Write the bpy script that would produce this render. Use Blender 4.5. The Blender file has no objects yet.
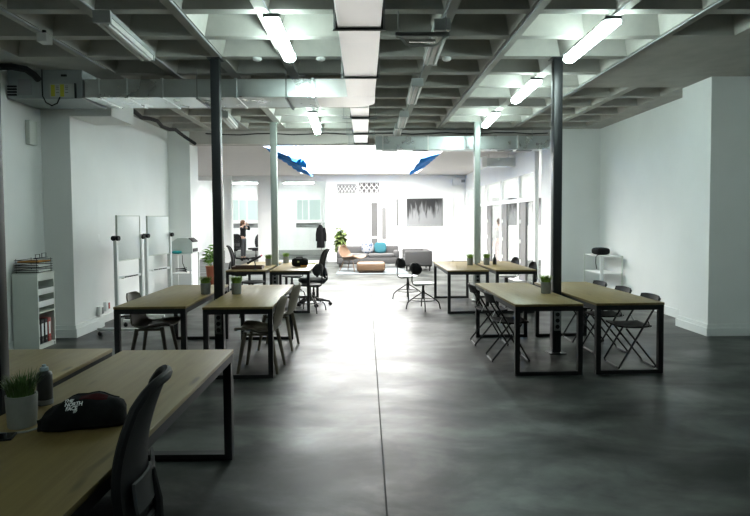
import bpy, bmesh, math, random
from mathutils import Matrix, Vector, Euler
from mathutils.bvhtree import BVHTree
random.seed(7)
SC = bpy.context.scene
C = SC.collection
PI = math.pi
R = math.radians

# ------------------------------------------------------------------ materials
MATS = {}
def mat(name, color, rough=.5, metal=0, var=.06, scale=6, spec=.5, rvar=0, stretch=(1, 1, 1), bump=0, emit=None, estr=0):
    """Principled material whose colour and roughness wander a little with object-space noise."""
    if name in MATS: return MATS[name]
    m = bpy.data.materials.new(name); m.use_nodes = True
    nt = m.node_tree; N = nt.nodes; L = nt.links
    b = N['Principled BSDF']
    b.inputs['Metallic'].default_value = metal
    b.inputs['Specular IOR Level'].default_value = spec
    tc = N.new('ShaderNodeTexCoord'); mp = N.new('ShaderNodeMapping')
    mp.inputs['Scale'].default_value = stretch
    L.new(tc.outputs['Object'], mp.inputs['Vector'])
    nz = N.new('ShaderNodeTexNoise'); nz.inputs['Scale'].default_value = scale; nz.inputs['Detail'].default_value = 5
    L.new(mp.outputs[0], nz.inputs['Vector'])
    cr = N.new('ShaderNodeValToRGB')
    cr.color_ramp.elements[0].position = .3; cr.color_ramp.elements[1].position = .7
    lo = [max(0, c*(1-var)) for c in color]; hi = [min(1, c*(1+var)) for c in color]
    cr.color_ramp.elements[0].color = (*lo, 1); cr.color_ramp.elements[1].color = (*hi, 1)
    L.new(nz.outputs['Fac'], cr.inputs['Fac']); L.new(cr.outputs['Color'], b.inputs['Base Color'])
    if rvar:
        mr = N.new('ShaderNodeMapRange')
        mr.inputs['From Min'].default_value = .3; mr.inputs['From Max'].default_value = .7
        mr.inputs['To Min'].default_value = max(.02, rough-rvar); mr.inputs['To Max'].default_value = rough+rvar
        L.new(nz.outputs['Fac'], mr.inputs['Value']); L.new(mr.outputs[0], b.inputs['Roughness'])
    else:
        b.inputs['Roughness'].default_value = rough
    if bump:
        bp = N.new('ShaderNodeBump'); bp.inputs['Strength'].default_value = bump; bp.inputs['Distance'].default_value = .01
        L.new(nz.outputs['Fac'], bp.inputs['Height']); L.new(bp.outputs[0], b.inputs['Normal'])
    if emit:
        b.inputs['Emission Color'].default_value = (*emit, 1); b.inputs['Emission Strength'].default_value = estr
    MATS[name] = m
    return m

def wood_mat(name, c1, c2, c3, axis=1, plank=.12, rough=.4):
    m = bpy.data.materials.new(name); m.use_nodes = True
    nt = m.node_tree; N = nt.nodes; L = nt.links; b = N['Principled BSDF']
    tc = N.new('ShaderNodeTexCoord')
    mp = N.new('ShaderNodeMapping'); mp.inputs['Scale'].default_value = (14, 1.1, 14) if axis == 1 else (1.1, 14, 14)
    L.new(tc.outputs['Object'], mp.inputs['Vector'])
    nz = N.new('ShaderNodeTexNoise'); nz.inputs['Scale'].default_value = 2.2; nz.inputs['Detail'].default_value = 8; nz.inputs['Distortion'].default_value = .4
    L.new(mp.outputs[0], nz.inputs['Vector'])
    cr = N.new('ShaderNodeValToRGB'); cr.color_ramp.elements[0].position = .3; cr.color_ramp.elements[1].position = .72
    cr.color_ramp.elements[0].color = (*c1, 1); cr.color_ramp.elements[1].color = (*c2, 1)
    L.new(nz.outputs['Fac'], cr.inputs['Fac'])
    # planks: one random tone per stave
    mp2 = N.new('ShaderNodeMapping')
    if axis == 1: mp2.inputs['Rotation'].default_value = (0, 0, PI/2)
    L.new(tc.outputs['Object'], mp2.inputs['Vector'])
    br = N.new('ShaderNodeTexBrick'); br.inputs['Scale'].default_value = 1
    br.inputs['Brick Width'].default_value = 1.1; br.inputs['Row Height'].default_value = plank
    br.inputs['Mortar Size'].default_value = .0012; br.inputs['Color1'].default_value = (1, 1, 1, 1); br.inputs['Color2'].default_value = (.0, .0, .0, 1)
    br.inputs['Mortar'].default_value = (.2, .2, .2, 1)
    L.new(mp2.outputs[0], br.inputs['Vector'])
    mx = N.new('ShaderNodeMix'); mx.data_type = 'RGBA'; mx.blend_type = 'MIX'
    ml = N.new('ShaderNodeMath'); ml.operation = 'MULTIPLY'; ml.inputs[1].default_value = .45
    L.new(br.outputs['Color'], ml.inputs[0]); L.new(ml.outputs[0], mx.inputs['Factor'])
    L.new(cr.outputs['Color'], mx.inputs[6]); mx.inputs[7].default_value = (*c3, 1)
    # knots
    vo = N.new('ShaderNodeTexNoise'); vo.inputs['Scale'].default_value = 5; vo.inputs['Detail'].default_value = 1
    mp3 = N.new('ShaderNodeMapping'); mp3.inputs['Scale'].default_value = (2.2, .7, 1) if axis == 1 else (.7, 2.2, 1)
    L.new(tc.outputs['Object'], mp3.inputs['Vector']); L.new(mp3.outputs[0], vo.inputs['Vector'])
    kr = N.new('ShaderNodeMapRange'); kr.inputs['From Min'].default_value = .7; kr.inputs['From Max'].default_value = .8
    L.new(vo.outputs['Fac'], kr.inputs['Value'])
    mk = N.new('ShaderNodeMix'); mk.data_type = 'RGBA'
    L.new(kr.outputs[0], mk.inputs['Factor']); L.new(mx.outputs[2], mk.inputs[6]); mk.inputs[7].default_value = (c1[0]*.45, c1[1]*.4, c1[2]*.35, 1)
    L.new(mk.outputs[2], b.inputs['Base Color'])
    b.inputs['Roughness'].default_value = rough
    MATS[name] = m
    return m

def glass_mat(name, tint=(1, 1, 1), gloss=.08):
    m = bpy.data.materials.new(name); m.use_nodes = True
    nt = m.node_tree; N = nt.nodes; L = nt.links
    N.remove(N['Principled BSDF']); out = N['Material Output']
    tr = N.new('ShaderNodeBsdfTransparent'); tr.inputs['Color'].default_value = (*tint, 1)
    gl = N.new('ShaderNodeBsdfGlossy'); gl.inputs['Roughness'].default_value = .03
    lw = N.new('ShaderNodeLayerWeight'); lw.inputs['Blend'].default_value = .5
    pw = N.new('ShaderNodeMath'); pw.operation = 'POWER'; pw.inputs[1].default_value = 5; L.new(lw.outputs['Facing'], pw.inputs[0])
    fr = N.new('ShaderNodeMath'); fr.operation = 'MULTIPLY_ADD'; fr.inputs[1].default_value = .75; fr.inputs[2].default_value = .03; L.new(pw.outputs[0], fr.inputs[0])
    mx = N.new('ShaderNodeMixShader'); L.new(fr.outputs[0], mx.inputs['Fac'])
    L.new(tr.outputs[0], mx.inputs[1]); L.new(gl.outputs[0], mx.inputs[2]); L.new(mx.outputs[0], out.inputs['Surface'])
    MATS[name] = m
    return m

def mesh_fabric(name, color, hole=.3):
    """woven mesh: a fine checker of holes"""
    m = bpy.data.materials.new(name); m.use_nodes = True
    nt = m.node_tree; N = nt.nodes; L = nt.links; b = N['Principled BSDF']; out = N['Material Output']
    b.inputs['Base Color'].default_value = (*color, 1); b.inputs['Roughness'].default_value = .7
    tc = N.new('ShaderNodeTexCoord'); vo = N.new('ShaderNodeTexVoronoi'); vo.inputs['Scale'].default_value = 220
    L.new(tc.outputs['Object'], vo.inputs['Vector'])
    lt = N.new('ShaderNodeMath'); lt.operation = 'LESS_THAN'; lt.inputs[1].default_value = hole
    L.new(vo.outputs['Distance'], lt.inputs[0])
    tr = N.new('ShaderNodeBsdfTransparent'); mx = N.new('ShaderNodeMixShader')
    L.new(lt.outputs[0], mx.inputs['Fac']); L.new(b.outputs[0], mx.inputs[1]); L.new(tr.outputs[0], mx.inputs[2])
    L.new(mx.outputs[0], out.inputs['Surface'])
    MATS[name] = m
    return m

def floor_mat():
    m = bpy.data.materials.new('polished_concrete'); m.use_nodes = True
    nt = m.node_tree; N = nt.nodes; L = nt.links; b = N['Principled BSDF']
    tc = N.new('ShaderNodeTexCoord')
    n1 = N.new('ShaderNodeTexNoise'); n1.inputs['Scale'].default_value = 1.25; n1.inputs['Detail'].default_value = 7; n1.inputs['Distortion'].default_value = .3; n1.inputs['Roughness'].default_value = .58
    mp = N.new('ShaderNodeMapping'); mp.inputs['Scale'].default_value = (.8, 1.25, 1); mp.inputs['Rotation'].default_value = (0, 0, .35); mp.inputs['Location'].default_value = (3.1, 1.7, 0)
    L.new(tc.outputs['Object'], mp.inputs['Vector']); L.new(mp.outputs[0], n1.inputs['Vector'])
    cr = N.new('ShaderNodeValToRGB')
    e = cr.color_ramp.elements
    e[0].position = .36; e[0].color = (.010, .012, .0105, 1)
    e[1].position = .66; e[1].color = (.080, .087, .079, 1)
    k = e.new(.5); k.color = (.025, .0285, .0255, 1)
    L.new(n1.outputs['Fac'], cr.inputs['Fac'])
    n2 = N.new('ShaderNodeTexNoise'); n2.inputs['Scale'].default_value = 9; n2.inputs['Detail'].default_value = 6
    L.new(tc.outputs['Object'], n2.inputs['Vector'])
    mx = N.new('ShaderNodeMix'); mx.data_type = 'RGBA'; mx.blend_type = 'OVERLAY'; mx.inputs['Factor'].default_value = .35
    L.new(cr.outputs['Color'], mx.inputs[6]); L.new(n2.outputs['Fac'], mx.inputs[7])
    L.new(mx.outputs[2], b.inputs['Base Color'])
    n3 = N.new('ShaderNodeTexNoise'); n3.inputs['Scale'].default_value = 1.1; n3.inputs['Detail'].default_value = 3; n3.inputs['Distortion'].default_value = .3
    mp3 = N.new('ShaderNodeMapping'); mp3.inputs['Location'].default_value = (7.3, 2.2, 0); mp3.inputs['Scale'].default_value = (.7, 1.3, 1)
    L.new(tc.outputs['Object'], mp3.inputs['Vector']); L.new(mp3.outputs[0], n3.inputs['Vector'])
    mr = N.new('ShaderNodeMapRange'); mr.interpolation_type = 'SMOOTHSTEP'; mr.inputs['From Min'].default_value = .15; mr.inputs['From Max'].default_value = .85
    mr.inputs['To Min'].default_value = FLOOR_ROUGH[0]; mr.inputs['To Max'].default_value = FLOOR_ROUGH[1]
    L.new(n3.outputs['Fac'], mr.inputs['Value']); L.new(mr.outputs[0], b.inputs['Roughness'])
    ms = N.new('ShaderNodeMapRange'); ms.interpolation_type = 'SMOOTHSTEP'
    ms.inputs['From Min'].default_value = .3; ms.inputs['From Max'].default_value = .72
    ms.inputs['To Min'].default_value = .15; ms.inputs['To Max'].default_value = .46
    L.new(n1.outputs['Fac'], ms.inputs['Value']); L.new(ms.outputs[0], b.inputs['Specular IOR Level'])
    return m

SKY = 27.0
TUBE = 36.0
FLOOR_ROUGH = (.34, .46)

M_wall = mat('white_wall_paint', (.80, .81, .80), .62, var=.02, scale=2)
M_ceil = mat('painted_concrete', (.40, .39, .355), .75, var=.08, scale=5, bump=.08)
M_lounge_ceil = mat('pale_plaster', (.78, .73, .71), .7, var=.02)
M_base = mat('baseboard_paint', (.74, .76, .75), .5, var=.02)
M_floor = floor_mat()
M_seam = mat('joint_filler', (.012, .012, .012), .8)
M_oak = wood_mat('oak_laminate', (.195, .137, .048), (.275, .207, .080), (.18, .125, .042))
M_black = mat('black_powder_coat', (.010, .010, .011), .45, var=.15)
M_dark = mat('dark_steel_paint', (.016, .018, .020), .38, var=.12)
M_pale = mat('pale_column_paint', (.34, .375, .35), .45, var=.03)
M_galv = mat('galvanised_steel', (.66, .70, .70), .30, metal=1, var=.07, scale=4, rvar=.06)
M_galv2 = mat('brushed_duct_steel', (.86, .84, .83), .34, metal=1, var=.03, scale=3, rvar=.05)
M_white = mat('white_lacquer', (.78, .79, .78), .35, var=.02)
M_cab = mat('grey_white_melamine', (.62, .65, .60), .45, var=.02)
M_plastic = mat('black_plastic', (.010, .010, .011), .6, var=.1, spec=.25)
M_fabric = mat('black_fabric', (.012, .012, .014), .85, var=.25, scale=60, bump=.3)
M_coat = mat('dark_coat_cloth', (.0035, .0036, .0042), .95, spec=.15)
M_mesh = mesh_fabric('black_mesh', (.012, .012, .014), .22)
M_chrome = mat('chrome', (.62, .63, .63), .2, metal=1, var=.02)
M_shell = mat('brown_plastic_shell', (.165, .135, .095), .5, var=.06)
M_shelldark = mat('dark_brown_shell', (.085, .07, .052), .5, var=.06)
M_pot = mat('grey_concrete_pot', (.24, .25, .235), .7, var=.12, scale=12)
M_soil = mat('soil', (.03, .022, .015), .9, var=.3, scale=40)
M_grass = mat('grass_blades', (.17, .29, .05), .6, var=.5, scale=14)
M_grassdark = mat('dark_grass_blades', (.06, .12, .025), .6, var=.5, scale=14)
M_leaf = mat('bright_leaves', (.13, .30, .04), .5, var=.45, scale=7)
M_leafpale = mat('variegated_leaves', (.115, .16, .045), .5, var=.5, scale=9)
M_terra = mat('terracotta', (.32, .10, .05), .75, var=.1)
M_tube = mat('lit_diffuser', (.9, .9, .9), .4, emit=(.79, 1.0, .96), estr=TUBE)
M_off = mat('white_reflector', (.78, .76, .74), .35, var=.03)
M_housing = mat('fixture_grey', (.42, .44, .43), .5, var=.04)
M_housing_dark = mat('dark_grey_plastic', (.06, .06, .062), .6)
M_footbar = mat('dull_metal', (.20, .20, .20), .5)
M_endcap = mat('fixture_dark_cap', (.20, .21, .21), .5)
M_flange = mat('dark_flange', (.05, .05, .05), .6)
M_glass = glass_mat('clear_glass', (.95, .97, .96))
M_teal = mat('lit_frosted_window', (.12, .16, .15), .4, emit=(.60, .72, .69), estr=.7)
M_blue = mat('blue_film', (.006, .17, .55), .6, var=.4, scale=3, spec=.1)
M_sofa = mat('grey_upholstery', (.06, .059, .06), .9, var=.1, scale=50, bump=.2)
M_sofa2 = mat('darker_grey_upholstery', (.046, .0455, .046), .9, var=.1, scale=50, bump=.2)
M_turq = mat('turquoise_cloth', (.010, .085, .11), .85, var=.08, scale=30)
M_birch = mat('pale_birch', (.115, .068, .038), .5, var=.15, scale=3, stretch=(1, 9, 9))
M_rug = mat('pale_blue_rug', (.10, .115, .122), .95, var=.12, scale=30)
M_door = mat('grey_door', (.15, .147, .147), .5, var=.03)
M_door2 = mat('pale_grey_door', (.085, .084, .084), .5, var=.03)
M_paper = mat('paper_white', (.72, .74, .72), .7, var=.03)
M_red = mat('red_board', (.33, .03, .025), .5)
M_orange = mat('orange_cloth', (.55, .24, .03), .7)
M_yellow = mat('yellow_label', (.42, .40, .03), .55, var=.1)
M_label = mat('white_label', (.40, .42, .40), .5, var=.03)
M_ink = mat('black_ink', (.02, .02, .02), .6)
M_bag = mat('black_nylon', (.006, .0065, .007), .85, var=.3, scale=30, bump=.3, spec=.2)
M_darkred = mat('dark_red_nylon', (.034, .003, .004), .85, var=.2, spec=.1)
M_logo = mat('white_print', (.85, .88, .88), .6)
M_cream = mat('cream_cloth', (.42, .40, .33), .85, var=.15, scale=20)
M_greygreen = mat('grey_green_paper', (.22, .28, .27), .6, var=.15)
M_can = mat('dark_can', (.02, .021, .023), .35, var=.1)
M_cap = mat('pale_blue_cap', (.42, .52, .58), .4)
M_skin = mat('skin', (.55, .33, .24), .55, var=.05)
M_hair = mat('auburn_hair', (.12, .05, .02), .6, var=.2)
M_tealbox = mat('teal_plastic', (.02, .33, .34), .45)
M_brownwood = mat('dark_brown_wood', (.06, .028, .017), .5, var=.2, stretch=(1, 9, 9))
M_light_panel = mat('lit_office_lamp', (.9, .9, .9), .4, emit=(.95, 1, .98), estr=85)
M_greybase = mat('grey_plinth', (.30, .31, .30), .6)
M_grey = mat('mid_grey_plastic', (.25, .26, .26), .5)
M_trousers = mat('grey_trousers', (.12, .12, .13), .85)
M_shirtgrey = mat('grey_jumper', (.30, .29, .30), .9)
M_pinkt = mat('dusty_pink_cloth', (.45, .28, .28), .85)
M_yellowgreen = mat('yellow_green_card', (.42, .42, .20), .6)
M_brass = mat('warm_grille', (.45, .44, .42), .6)

# ------------------------------------------------------------------ mesh helpers
class MB:
    def __init__(s): s.bm = bmesh.new()
    def box(s, c, d, rot=None, bev=0, seg=2):
        r = bmesh.ops.create_cube(s.bm, size=1)
        vs = r['verts']
        mtx = Matrix.Translation(c) @ (rot.to_matrix().to_4x4() if rot else Matrix()) @ Matrix.Diagonal((*d, 1))
        bmesh.ops.transform(s.bm, matrix=mtx, verts=vs)
        if bev:
            es = list({e for v in vs for e in v.link_edges})
            bmesh.ops.bevel(s.bm, geom=es, offset=bev, segments=seg, affect='EDGES', profile=.5)
        return s
    def bb(s, x0, x1, y0, y1, z0, z1, bev=0):
        return s.box(((x0+x1)/2, (y0+y1)/2, (z0+z1)/2), (x1-x0, y1-y0, z1-z0), None, bev)
    def tube(s, pts, r, seg=8, closed=False, rads=None):
        pts = [Vector(p) for p in pts]; n = len(pts); rings = []
        up = None
        for i, p in enumerate(pts):
            if closed: t = (pts[(i+1) % n]-pts[i-1]).normalized()
            elif i == 0: t = (pts[1]-pts[0]).normalized()
            elif i == n-1: t = (pts[-1]-pts[-2]).normalized()
            else: t = ((pts[i+1]-p).normalized()+(p-pts[i-1]).normalized()).normalized()
            if up is None: up = Vector((0, 0, 1)) if abs(t.z) < .9 else Vector((1, 0, 0))
            u = (up-t*up.dot(t))
            if u.length < 1e-6: u = t.orthogonal()
            u.normalize(); w = t.cross(u); up = u
            rr = rads[i] if rads else r
            rings.append([s.bm.verts.new(p+rr*(math.cos(a)*u+math.sin(a)*w)) for a in [2*PI*k/seg for k in range(seg)]])
        rng = range(n) if closed else range(n-1)
        for i in rng:
            a, b = rings[i], rings[(i+1) % n]
            for k in range(seg): s.bm.faces.new((a[k], a[(k+1) % seg], b[(k+1) % seg], b[k]))
        if not closed:
            s.bm.faces.new(rings[0][::-1]); s.bm.faces.new(rings[-1])
        return s
    def cyl(s, p0, p1, r0, r1=None, seg=16):
        r1 = r0 if r1 is None else r1
        return s.tube([p0, p1], r0, seg, rads=[r0, r1])
    def lathe(s, prof, c=(0, 0, 0), seg=20):
        rings = []
        for r, z in prof:
            rings.append([s.bm.verts.new((c[0]+max(r, 1e-4)*math.cos(2*PI*k/seg), c[1]+max(r, 1e-4)*math.sin(2*PI*k/seg), c[2]+z)) for k in range(seg)])
        for a, b in zip(rings, rings[1:]):
            for k in range(seg): s.bm.faces.new((a[k], a[(k+1) % seg], b[(k+1) % seg], b[k]))
        s.bm.faces.new(rings[0][::-1]); s.bm.faces.new(rings[-1])
        return s
    def sheet(s, f, nu, nv, th, nrm=None):
        """surface f(u,v) with thickness th along its own normals"""
        P = [[Vector(f(i/nu, j/nv)) for j in range(nv+1)] for i in range(nu+1)]
        def n_(i, j):
            a = P[min(i+1, nu)][j]-P[max(i-1, 0)][j]; b = P[i][min(j+1, nv)]-P[i][max(j-1, 0)]
            n = a.cross(b)
            return n.normalized() if n.length > 1e-9 else Vector((0, 0, 1))
        A = [[s.bm.verts.new(P[i][j]+n_(i, j)*th/2) for j in range(nv+1)] for i in range(nu+1)]
        B = [[s.bm.verts.new(P[i][j]-n_(i, j)*th/2) for j in range(nv+1)] for i in range(nu+1)]
        for i in range(nu):
            for j in range(nv):
                s.bm.faces.new((A[i][j], A[i+1][j], A[i+1][j+1], A[i][j+1]))
                s.bm.faces.new((B[i][j], B[i][j+1], B[i+1][j+1], B[i+1][j]))
        for i in range(nu):
            s.bm.faces.new((A[i][0], B[i][0], B[i+1][0], A[i+1][0])); s.bm.faces.new((A[i][nv], A[i+1][nv], B[i+1][nv], B[i][nv]))
        for j in range(nv):
            s.bm.faces.new((A[0][j], A[0][j+1], B[0][j+1], B[0][j])); s.bm.faces.new((A[nu][j], B[nu][j], B[nu][j+1], A[nu][j+1]))
        return s
    def quad(s, pts):
        s.bm.faces.new([s.bm.verts.new(p) for p in pts]); return s
    def ell(s, c, d, p=2.6, nu=24, nv=14, rot=None):
        """superellipsoid"""
        def sg(x, e): return math.copysign(abs(x)**e, x)
        e = 2/p; rings = []
        for j in range(1, nv):
            t = -PI/2+PI*j/nv
            ring = []
            for i in range(nu):
                a = 2*PI*i/nu
                v = Vector((d[0]/2*sg(math.cos(t), e)*sg(math.cos(a), e), d[1]/2*sg(math.cos(t), e)*sg(math.sin(a), e), d[2]/2*sg(math.sin(t), e)))
                if rot: v = rot.to_matrix() @ v
                ring.append(s.bm.verts.new(v+Vector(c)))
            rings.append(ring)
        b = Vector((0, 0, -d[2]/2)); t = Vector((0, 0, d[2]/2))
        if rot: b = rot.to_matrix() @ b; t = rot.to_matrix() @ t
        vb = s.bm.verts.new(b+Vector(c)); vt = s.bm.verts.new(t+Vector(c))
        for a, bb in zip(rings, rings[1:]):
            for k in range(nu): s.bm.faces.new((a[k], a[(k+1) % nu], bb[(k+1) % nu], bb[k]))
        for k in range(nu):
            s.bm.faces.new((vb, rings[0][(k+1) % nu], rings[0][k])); s.bm.faces.new((vt, rings[-1][k], rings[-1][(k+1) % nu]))
        return s
    def islands(s):
        s.bm.verts.index_update(); seen = set(); out = []
        for v in s.bm.verts:
            if v in seen: continue
            st_ = [v]; seen.add(v); isl = []
            while st_:
                a = st_.pop(); isl.append(a)
                for e in a.link_edges:
                    b = e.other_vert(a)
                    if b not in seen: seen.add(b); st_.append(b)
            out.append(isl)
        return out
    def each(s, name, m, parent, smooth=True):
        """every separate piece becomes a part of its own"""
        res = []
        for isl in s.islands():
            k = MB(); mp = {v: k.bm.verts.new(v.co) for v in isl}
            for f in {f for v in isl for f in v.link_faces}: k.bm.faces.new([mp[v] for v in f.verts])
            res.append(k.build(name, m, parent, smooth))
        s.bm.free()
        return res
    def build(s, name, m, parent=None, smooth=True, loc=None, rotz=None):
        bmesh.ops.recalc_face_normals(s.bm, faces=s.bm.faces[:])
        me = bpy.data.meshes.new(name); s.bm.to_mesh(me); s.bm.free()
        me.materials.append(m)
        if smooth:
            me.shade_smooth(); me.set_sharp_from_angle(angle=R(38))
        o = bpy.data.objects.new(name, me); C.objects.link(o)
        if parent: o.parent = parent
        if loc: o.location = loc
        if rotz: o.rotation_euler.z = rotz
        return o

def thing(name, label, cat, loc=(0, 0, 0), rotz=0, group=None):
    o = bpy.data.objects.new(name, None); C.objects.link(o)
    o.empty_display_size = .1
    o.location = loc; o.rotation_euler.z = rotz
    o['label'] = label; o['category'] = cat
    if group: o['group'] = group
    return o
def tag(o, label, cat, group=None, kind=None):
    o['label'] = label; o['category'] = cat
    if group: o['group'] = group
    if kind: o['kind'] = kind
    return o
def struct(name, mb, m, parent=None, smooth=False):
    o = mb.build(name, m, parent, smooth)
    if not parent: o['kind'] = 'structure'
    return o
def sroot(name, loc=(0, 0, 0)):
    o = bpy.data.objects.new(name, None); C.objects.link(o); o.location = loc; o['kind'] = 'structure'
    return o
def dup(root, loc, rotz=0, label=None, group=None):
    r = root.copy(); C.objects.link(r); r.location = loc; r.rotation_euler.z = rotz
    if label: r['label'] = label
    if group: r['group'] = group
    for ch in list(root.children):
        c = ch.copy(); C.objects.link(c); c.parent = r
        for g in list(ch.children):
            d = g.copy(); C.objects.link(d); d.parent = c
    return r
def arc(c, r, a0, a1, n, plane='xz'):
    out = []
    for k in range(n+1):
        a = a0+(a1-a0)*k/n; u, v = r*math.cos(a), r*math.sin(a)
        out.append((c[0]+u, c[1], c[2]+v) if plane == 'xz' else (c[0]+u, c[1]+v, c[2]) if plane == 'xy' else (c[0], c[1]+u, c[2]+v))
    return out

# ------------------------------------------------------------------ camera
cam = bpy.data.cameras.new('camera'); co = bpy.data.objects.new('camera', cam); C.objects.link(co)
F = 583.0
cam.sensor_width = 36; cam.lens = 36*F/750; cam.shift_y = -(258-242.3)/750
yaw, pitch, roll = math.atan(10.5/F), math.atan(23.8/F), .0066
fw = Vector((math.sin(yaw)*math.cos(pitch), math.cos(yaw)*math.cos(pitch), -math.sin(pitch)))
r0 = Vector((math.cos(yaw), -math.sin(yaw), 0)); u0 = r0.cross(fw)
rr = math.cos(roll)*r0-math.sin(roll)*u0; uu = math.sin(roll)*r0+math.cos(roll)*u0
mw = Matrix((rr, uu, -fw)).transposed().to_4x4(); mw.translation = (0, 0, 1.65)
co.matrix_world = mw
cam.clip_start = .05
SC.camera = co
SC.view_settings.view_transform = 'Standard'; SC.view_settings.look = 'None'
SC.view_settings.gamma = 1; SC.view_settings.exposure = .3

# ------------------------------------------------------------------ world and daylight
w = bpy.data.worlds.new('sky'); SC.world = w; w.use_nodes = True
w.node_tree.nodes['Background'].inputs['Color'].default_value = (1.0, .945, .925, 1)
w.node_tree.nodes['Background'].inputs['Strength'].default_value = SKY
pl = bpy.data.lights.new('skylight_portal', 'AREA'); pl.shape = 'RECTANGLE'; pl.size = 4.2; pl.size_y = 8.2
pl.cycles.is_portal = True
po = bpy.data.objects.new('skylight_portal', pl); C.objects.link(po); po.location = (-.165, 17.3, 3.72)

# ------------------------------------------------------------------ room shell
H = 3.55          # underside of the ceiling ribs
struct('floor', MB().bb(-8, 8, -9.2, 28, -.2, 0), M_floor)
struct('trim_1', MB().box((.122, 6.2, .0004), (.010, 13.4, .0012), Euler((0, 0, -.0026))), M_seam)

def ceiling():
    mb = MB(); bm = mb.bm
    xs = [-4.04+.787*k for k in range(12)]          # rib centre lines along the room
    xs = [-4.06, -3.26, -2.48, -1.70, -.92, -.06, .80, 1.59, 2.385, 3.18, 3.97, 4.76]
    ys = [-2.26+.77*k for k in range(20)]
    ys = [6.98+.77*k for k in range(-20, 8)]
    X = [-4.62]+xs+[5.55]; Y = [-9.2]+ys+[12.95]
    hw, dep, tap = .062, .34, .10
    def q(a, b, c, d): bm.faces.new([bm.verts.new(p) for p in (a, b, c, d)])
    for i in range(len(X)-1):
        for j in range(len(Y)-1):
            x0, x1, y0, y1 = X[i], X[i+1], Y[j], Y[j+1]
            mx, my = (x0+x1)/2, (y0+y1)/2
            solid = i in (0, len(X)-2) or j in (0, len(Y)-2)
            if mx > 3.1 and 6.4 < my < 8.9: solid = True
            if mx < -3.2 and 6.9 < my < 9.6: solid = True
            if solid:
                q((x0, y0, H), (x1, y0, H), (x1, y1, H), (x0, y1, H)); continue
            a0, a1, b0, b1 = x0+hw, x1-hw, y0+hw, y1-hw
            for p in (((x0, y0), (x1, y0), (a1, b0), (a0, b0)), ((x1, y0), (x1, y1), (a1, b1), (a1, b0)), ((x1, y1), (x0, y1), (a0, b1), (a1, b1)), ((x0, y1), (x0, y0), (a0, b0), (a0, b1))):
                q(*[(u, v, H) for u, v in p])
            lo = [(a0, b0), (a1, b0), (a1, b1), (a0, b1)]
            hi = [(a0+tap, b0+tap), (a1-tap, b0+tap), (a1-tap, b1-tap), (a0+tap, b1-tap)]
            for k in range(4):
                l = (k+1) % 4
                q((*lo[k], H), (*lo[l], H), (*hi[l], H+dep), (*hi[k], H+dep))
            q(*[(*p, H+dep) for p in hi])
    bmesh.ops.remove_doubles(bm, verts=bm.verts[:], dist=1e-4)
    mb.bb(-4.7, 5.6, -9.2, 12.95, H+.42, H+.55)
    return struct('ceiling', mb, M_ceil)
ceiling()

WL = -4.22
struct('wall_front', MB().bb(-4.9, 5.7, -9.3, -9.15, 0, H+.05), M_wall)
struct('wall_left', MB().bb(-4.65, -4.5, -9.2, 8.4, 0, H+.05), M_wall)
struct('wall_left_far', MB().bb(-4.65, WL, 9.05, 13.3, 0, H+.05), M_wall)
struct('wall_left_pillar', MB().bb(-4.64, -4.10, 8.27, 9.06, 0, 3.10), M_wall)
struct('wall_left_bulkhead', MB().bb(-4.64, -3.52, 8.27, 9.06, 3.10, H+.02), M_wall)
struct('wall_right', MB().bb(5.10, 5.3, 8.6, 13.3, 0, H+.05), M_wall)
struct('wall_right_near', MB().bb(5.46, 5.6, -9.2, 8.66, 0, H+.05), M_wall)
struct('wall_right_pillar', MB().bb(4.74, 5.47, 7.93, 8.66, 0, H+.03), M_wall)
struct('wall_back_left', MB().bb(-4.3, -3.75, 12.70, 13.3, 0, H+.5), M_wall)
struct('wall_back_right', MB().bb(4.05, 5.2, 12.55, 13.3, 0, H+.5), M_wall)
struct('wall_back_lintel', MB().bb(-3.76, 4.06, 12.70, 12.98, 3.27, H+.5), mat('beige_plaster', (.52, .48, .45), .75, var=.03))

def skirt(name, mb): return struct(name, mb, M_base)
def sk(mb, x0, x1, y0, y1):
    mb.bb(x0, x1, y0, y1, 0, .10); return mb
skirt('baseboard_left', MB().bb(-4.52, -4.485, -3.1, 8.25, 0, .11))
m = MB().bb(-4.52, -4.055, 8.215, 8.275, 0, .12).bb(-4.105, -4.055, 8.275, 9.10, 0, .12).bb(-4.52, -4.075, 8.235, 8.275, .12, .17).bb(-4.105, -4.075, 8.275, 9.08, .12, .17)
skirt('baseboard_left_pillar', m)
skirt('baseboard_left_far', MB().bb(WL-.02, WL+.02, 9.1, 12.7, 0, .12))
skirt('baseboard_right', MB().bb(5.07, 5.12, 8.66, 12.55, 0, .14).bb(5.43, 5.465, -9.1, 7.9, 0, .14))
m = MB().bb(4.70, 4.745, 7.885, 8.69, 0, .11).bb(4.745, 5.45, 7.885, 7.935, 0, .11).bb(4.72, 4.745, 7.905, 8.67, .11, .16).bb(4.745, 5.45, 7.905, 7.935, .11, .16)
skirt('baseboard_right_pillar', m)
skirt('baseboard_back', MB().bb(4.07, 5.08, 12.52, 12.56, 0, .12))

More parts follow.
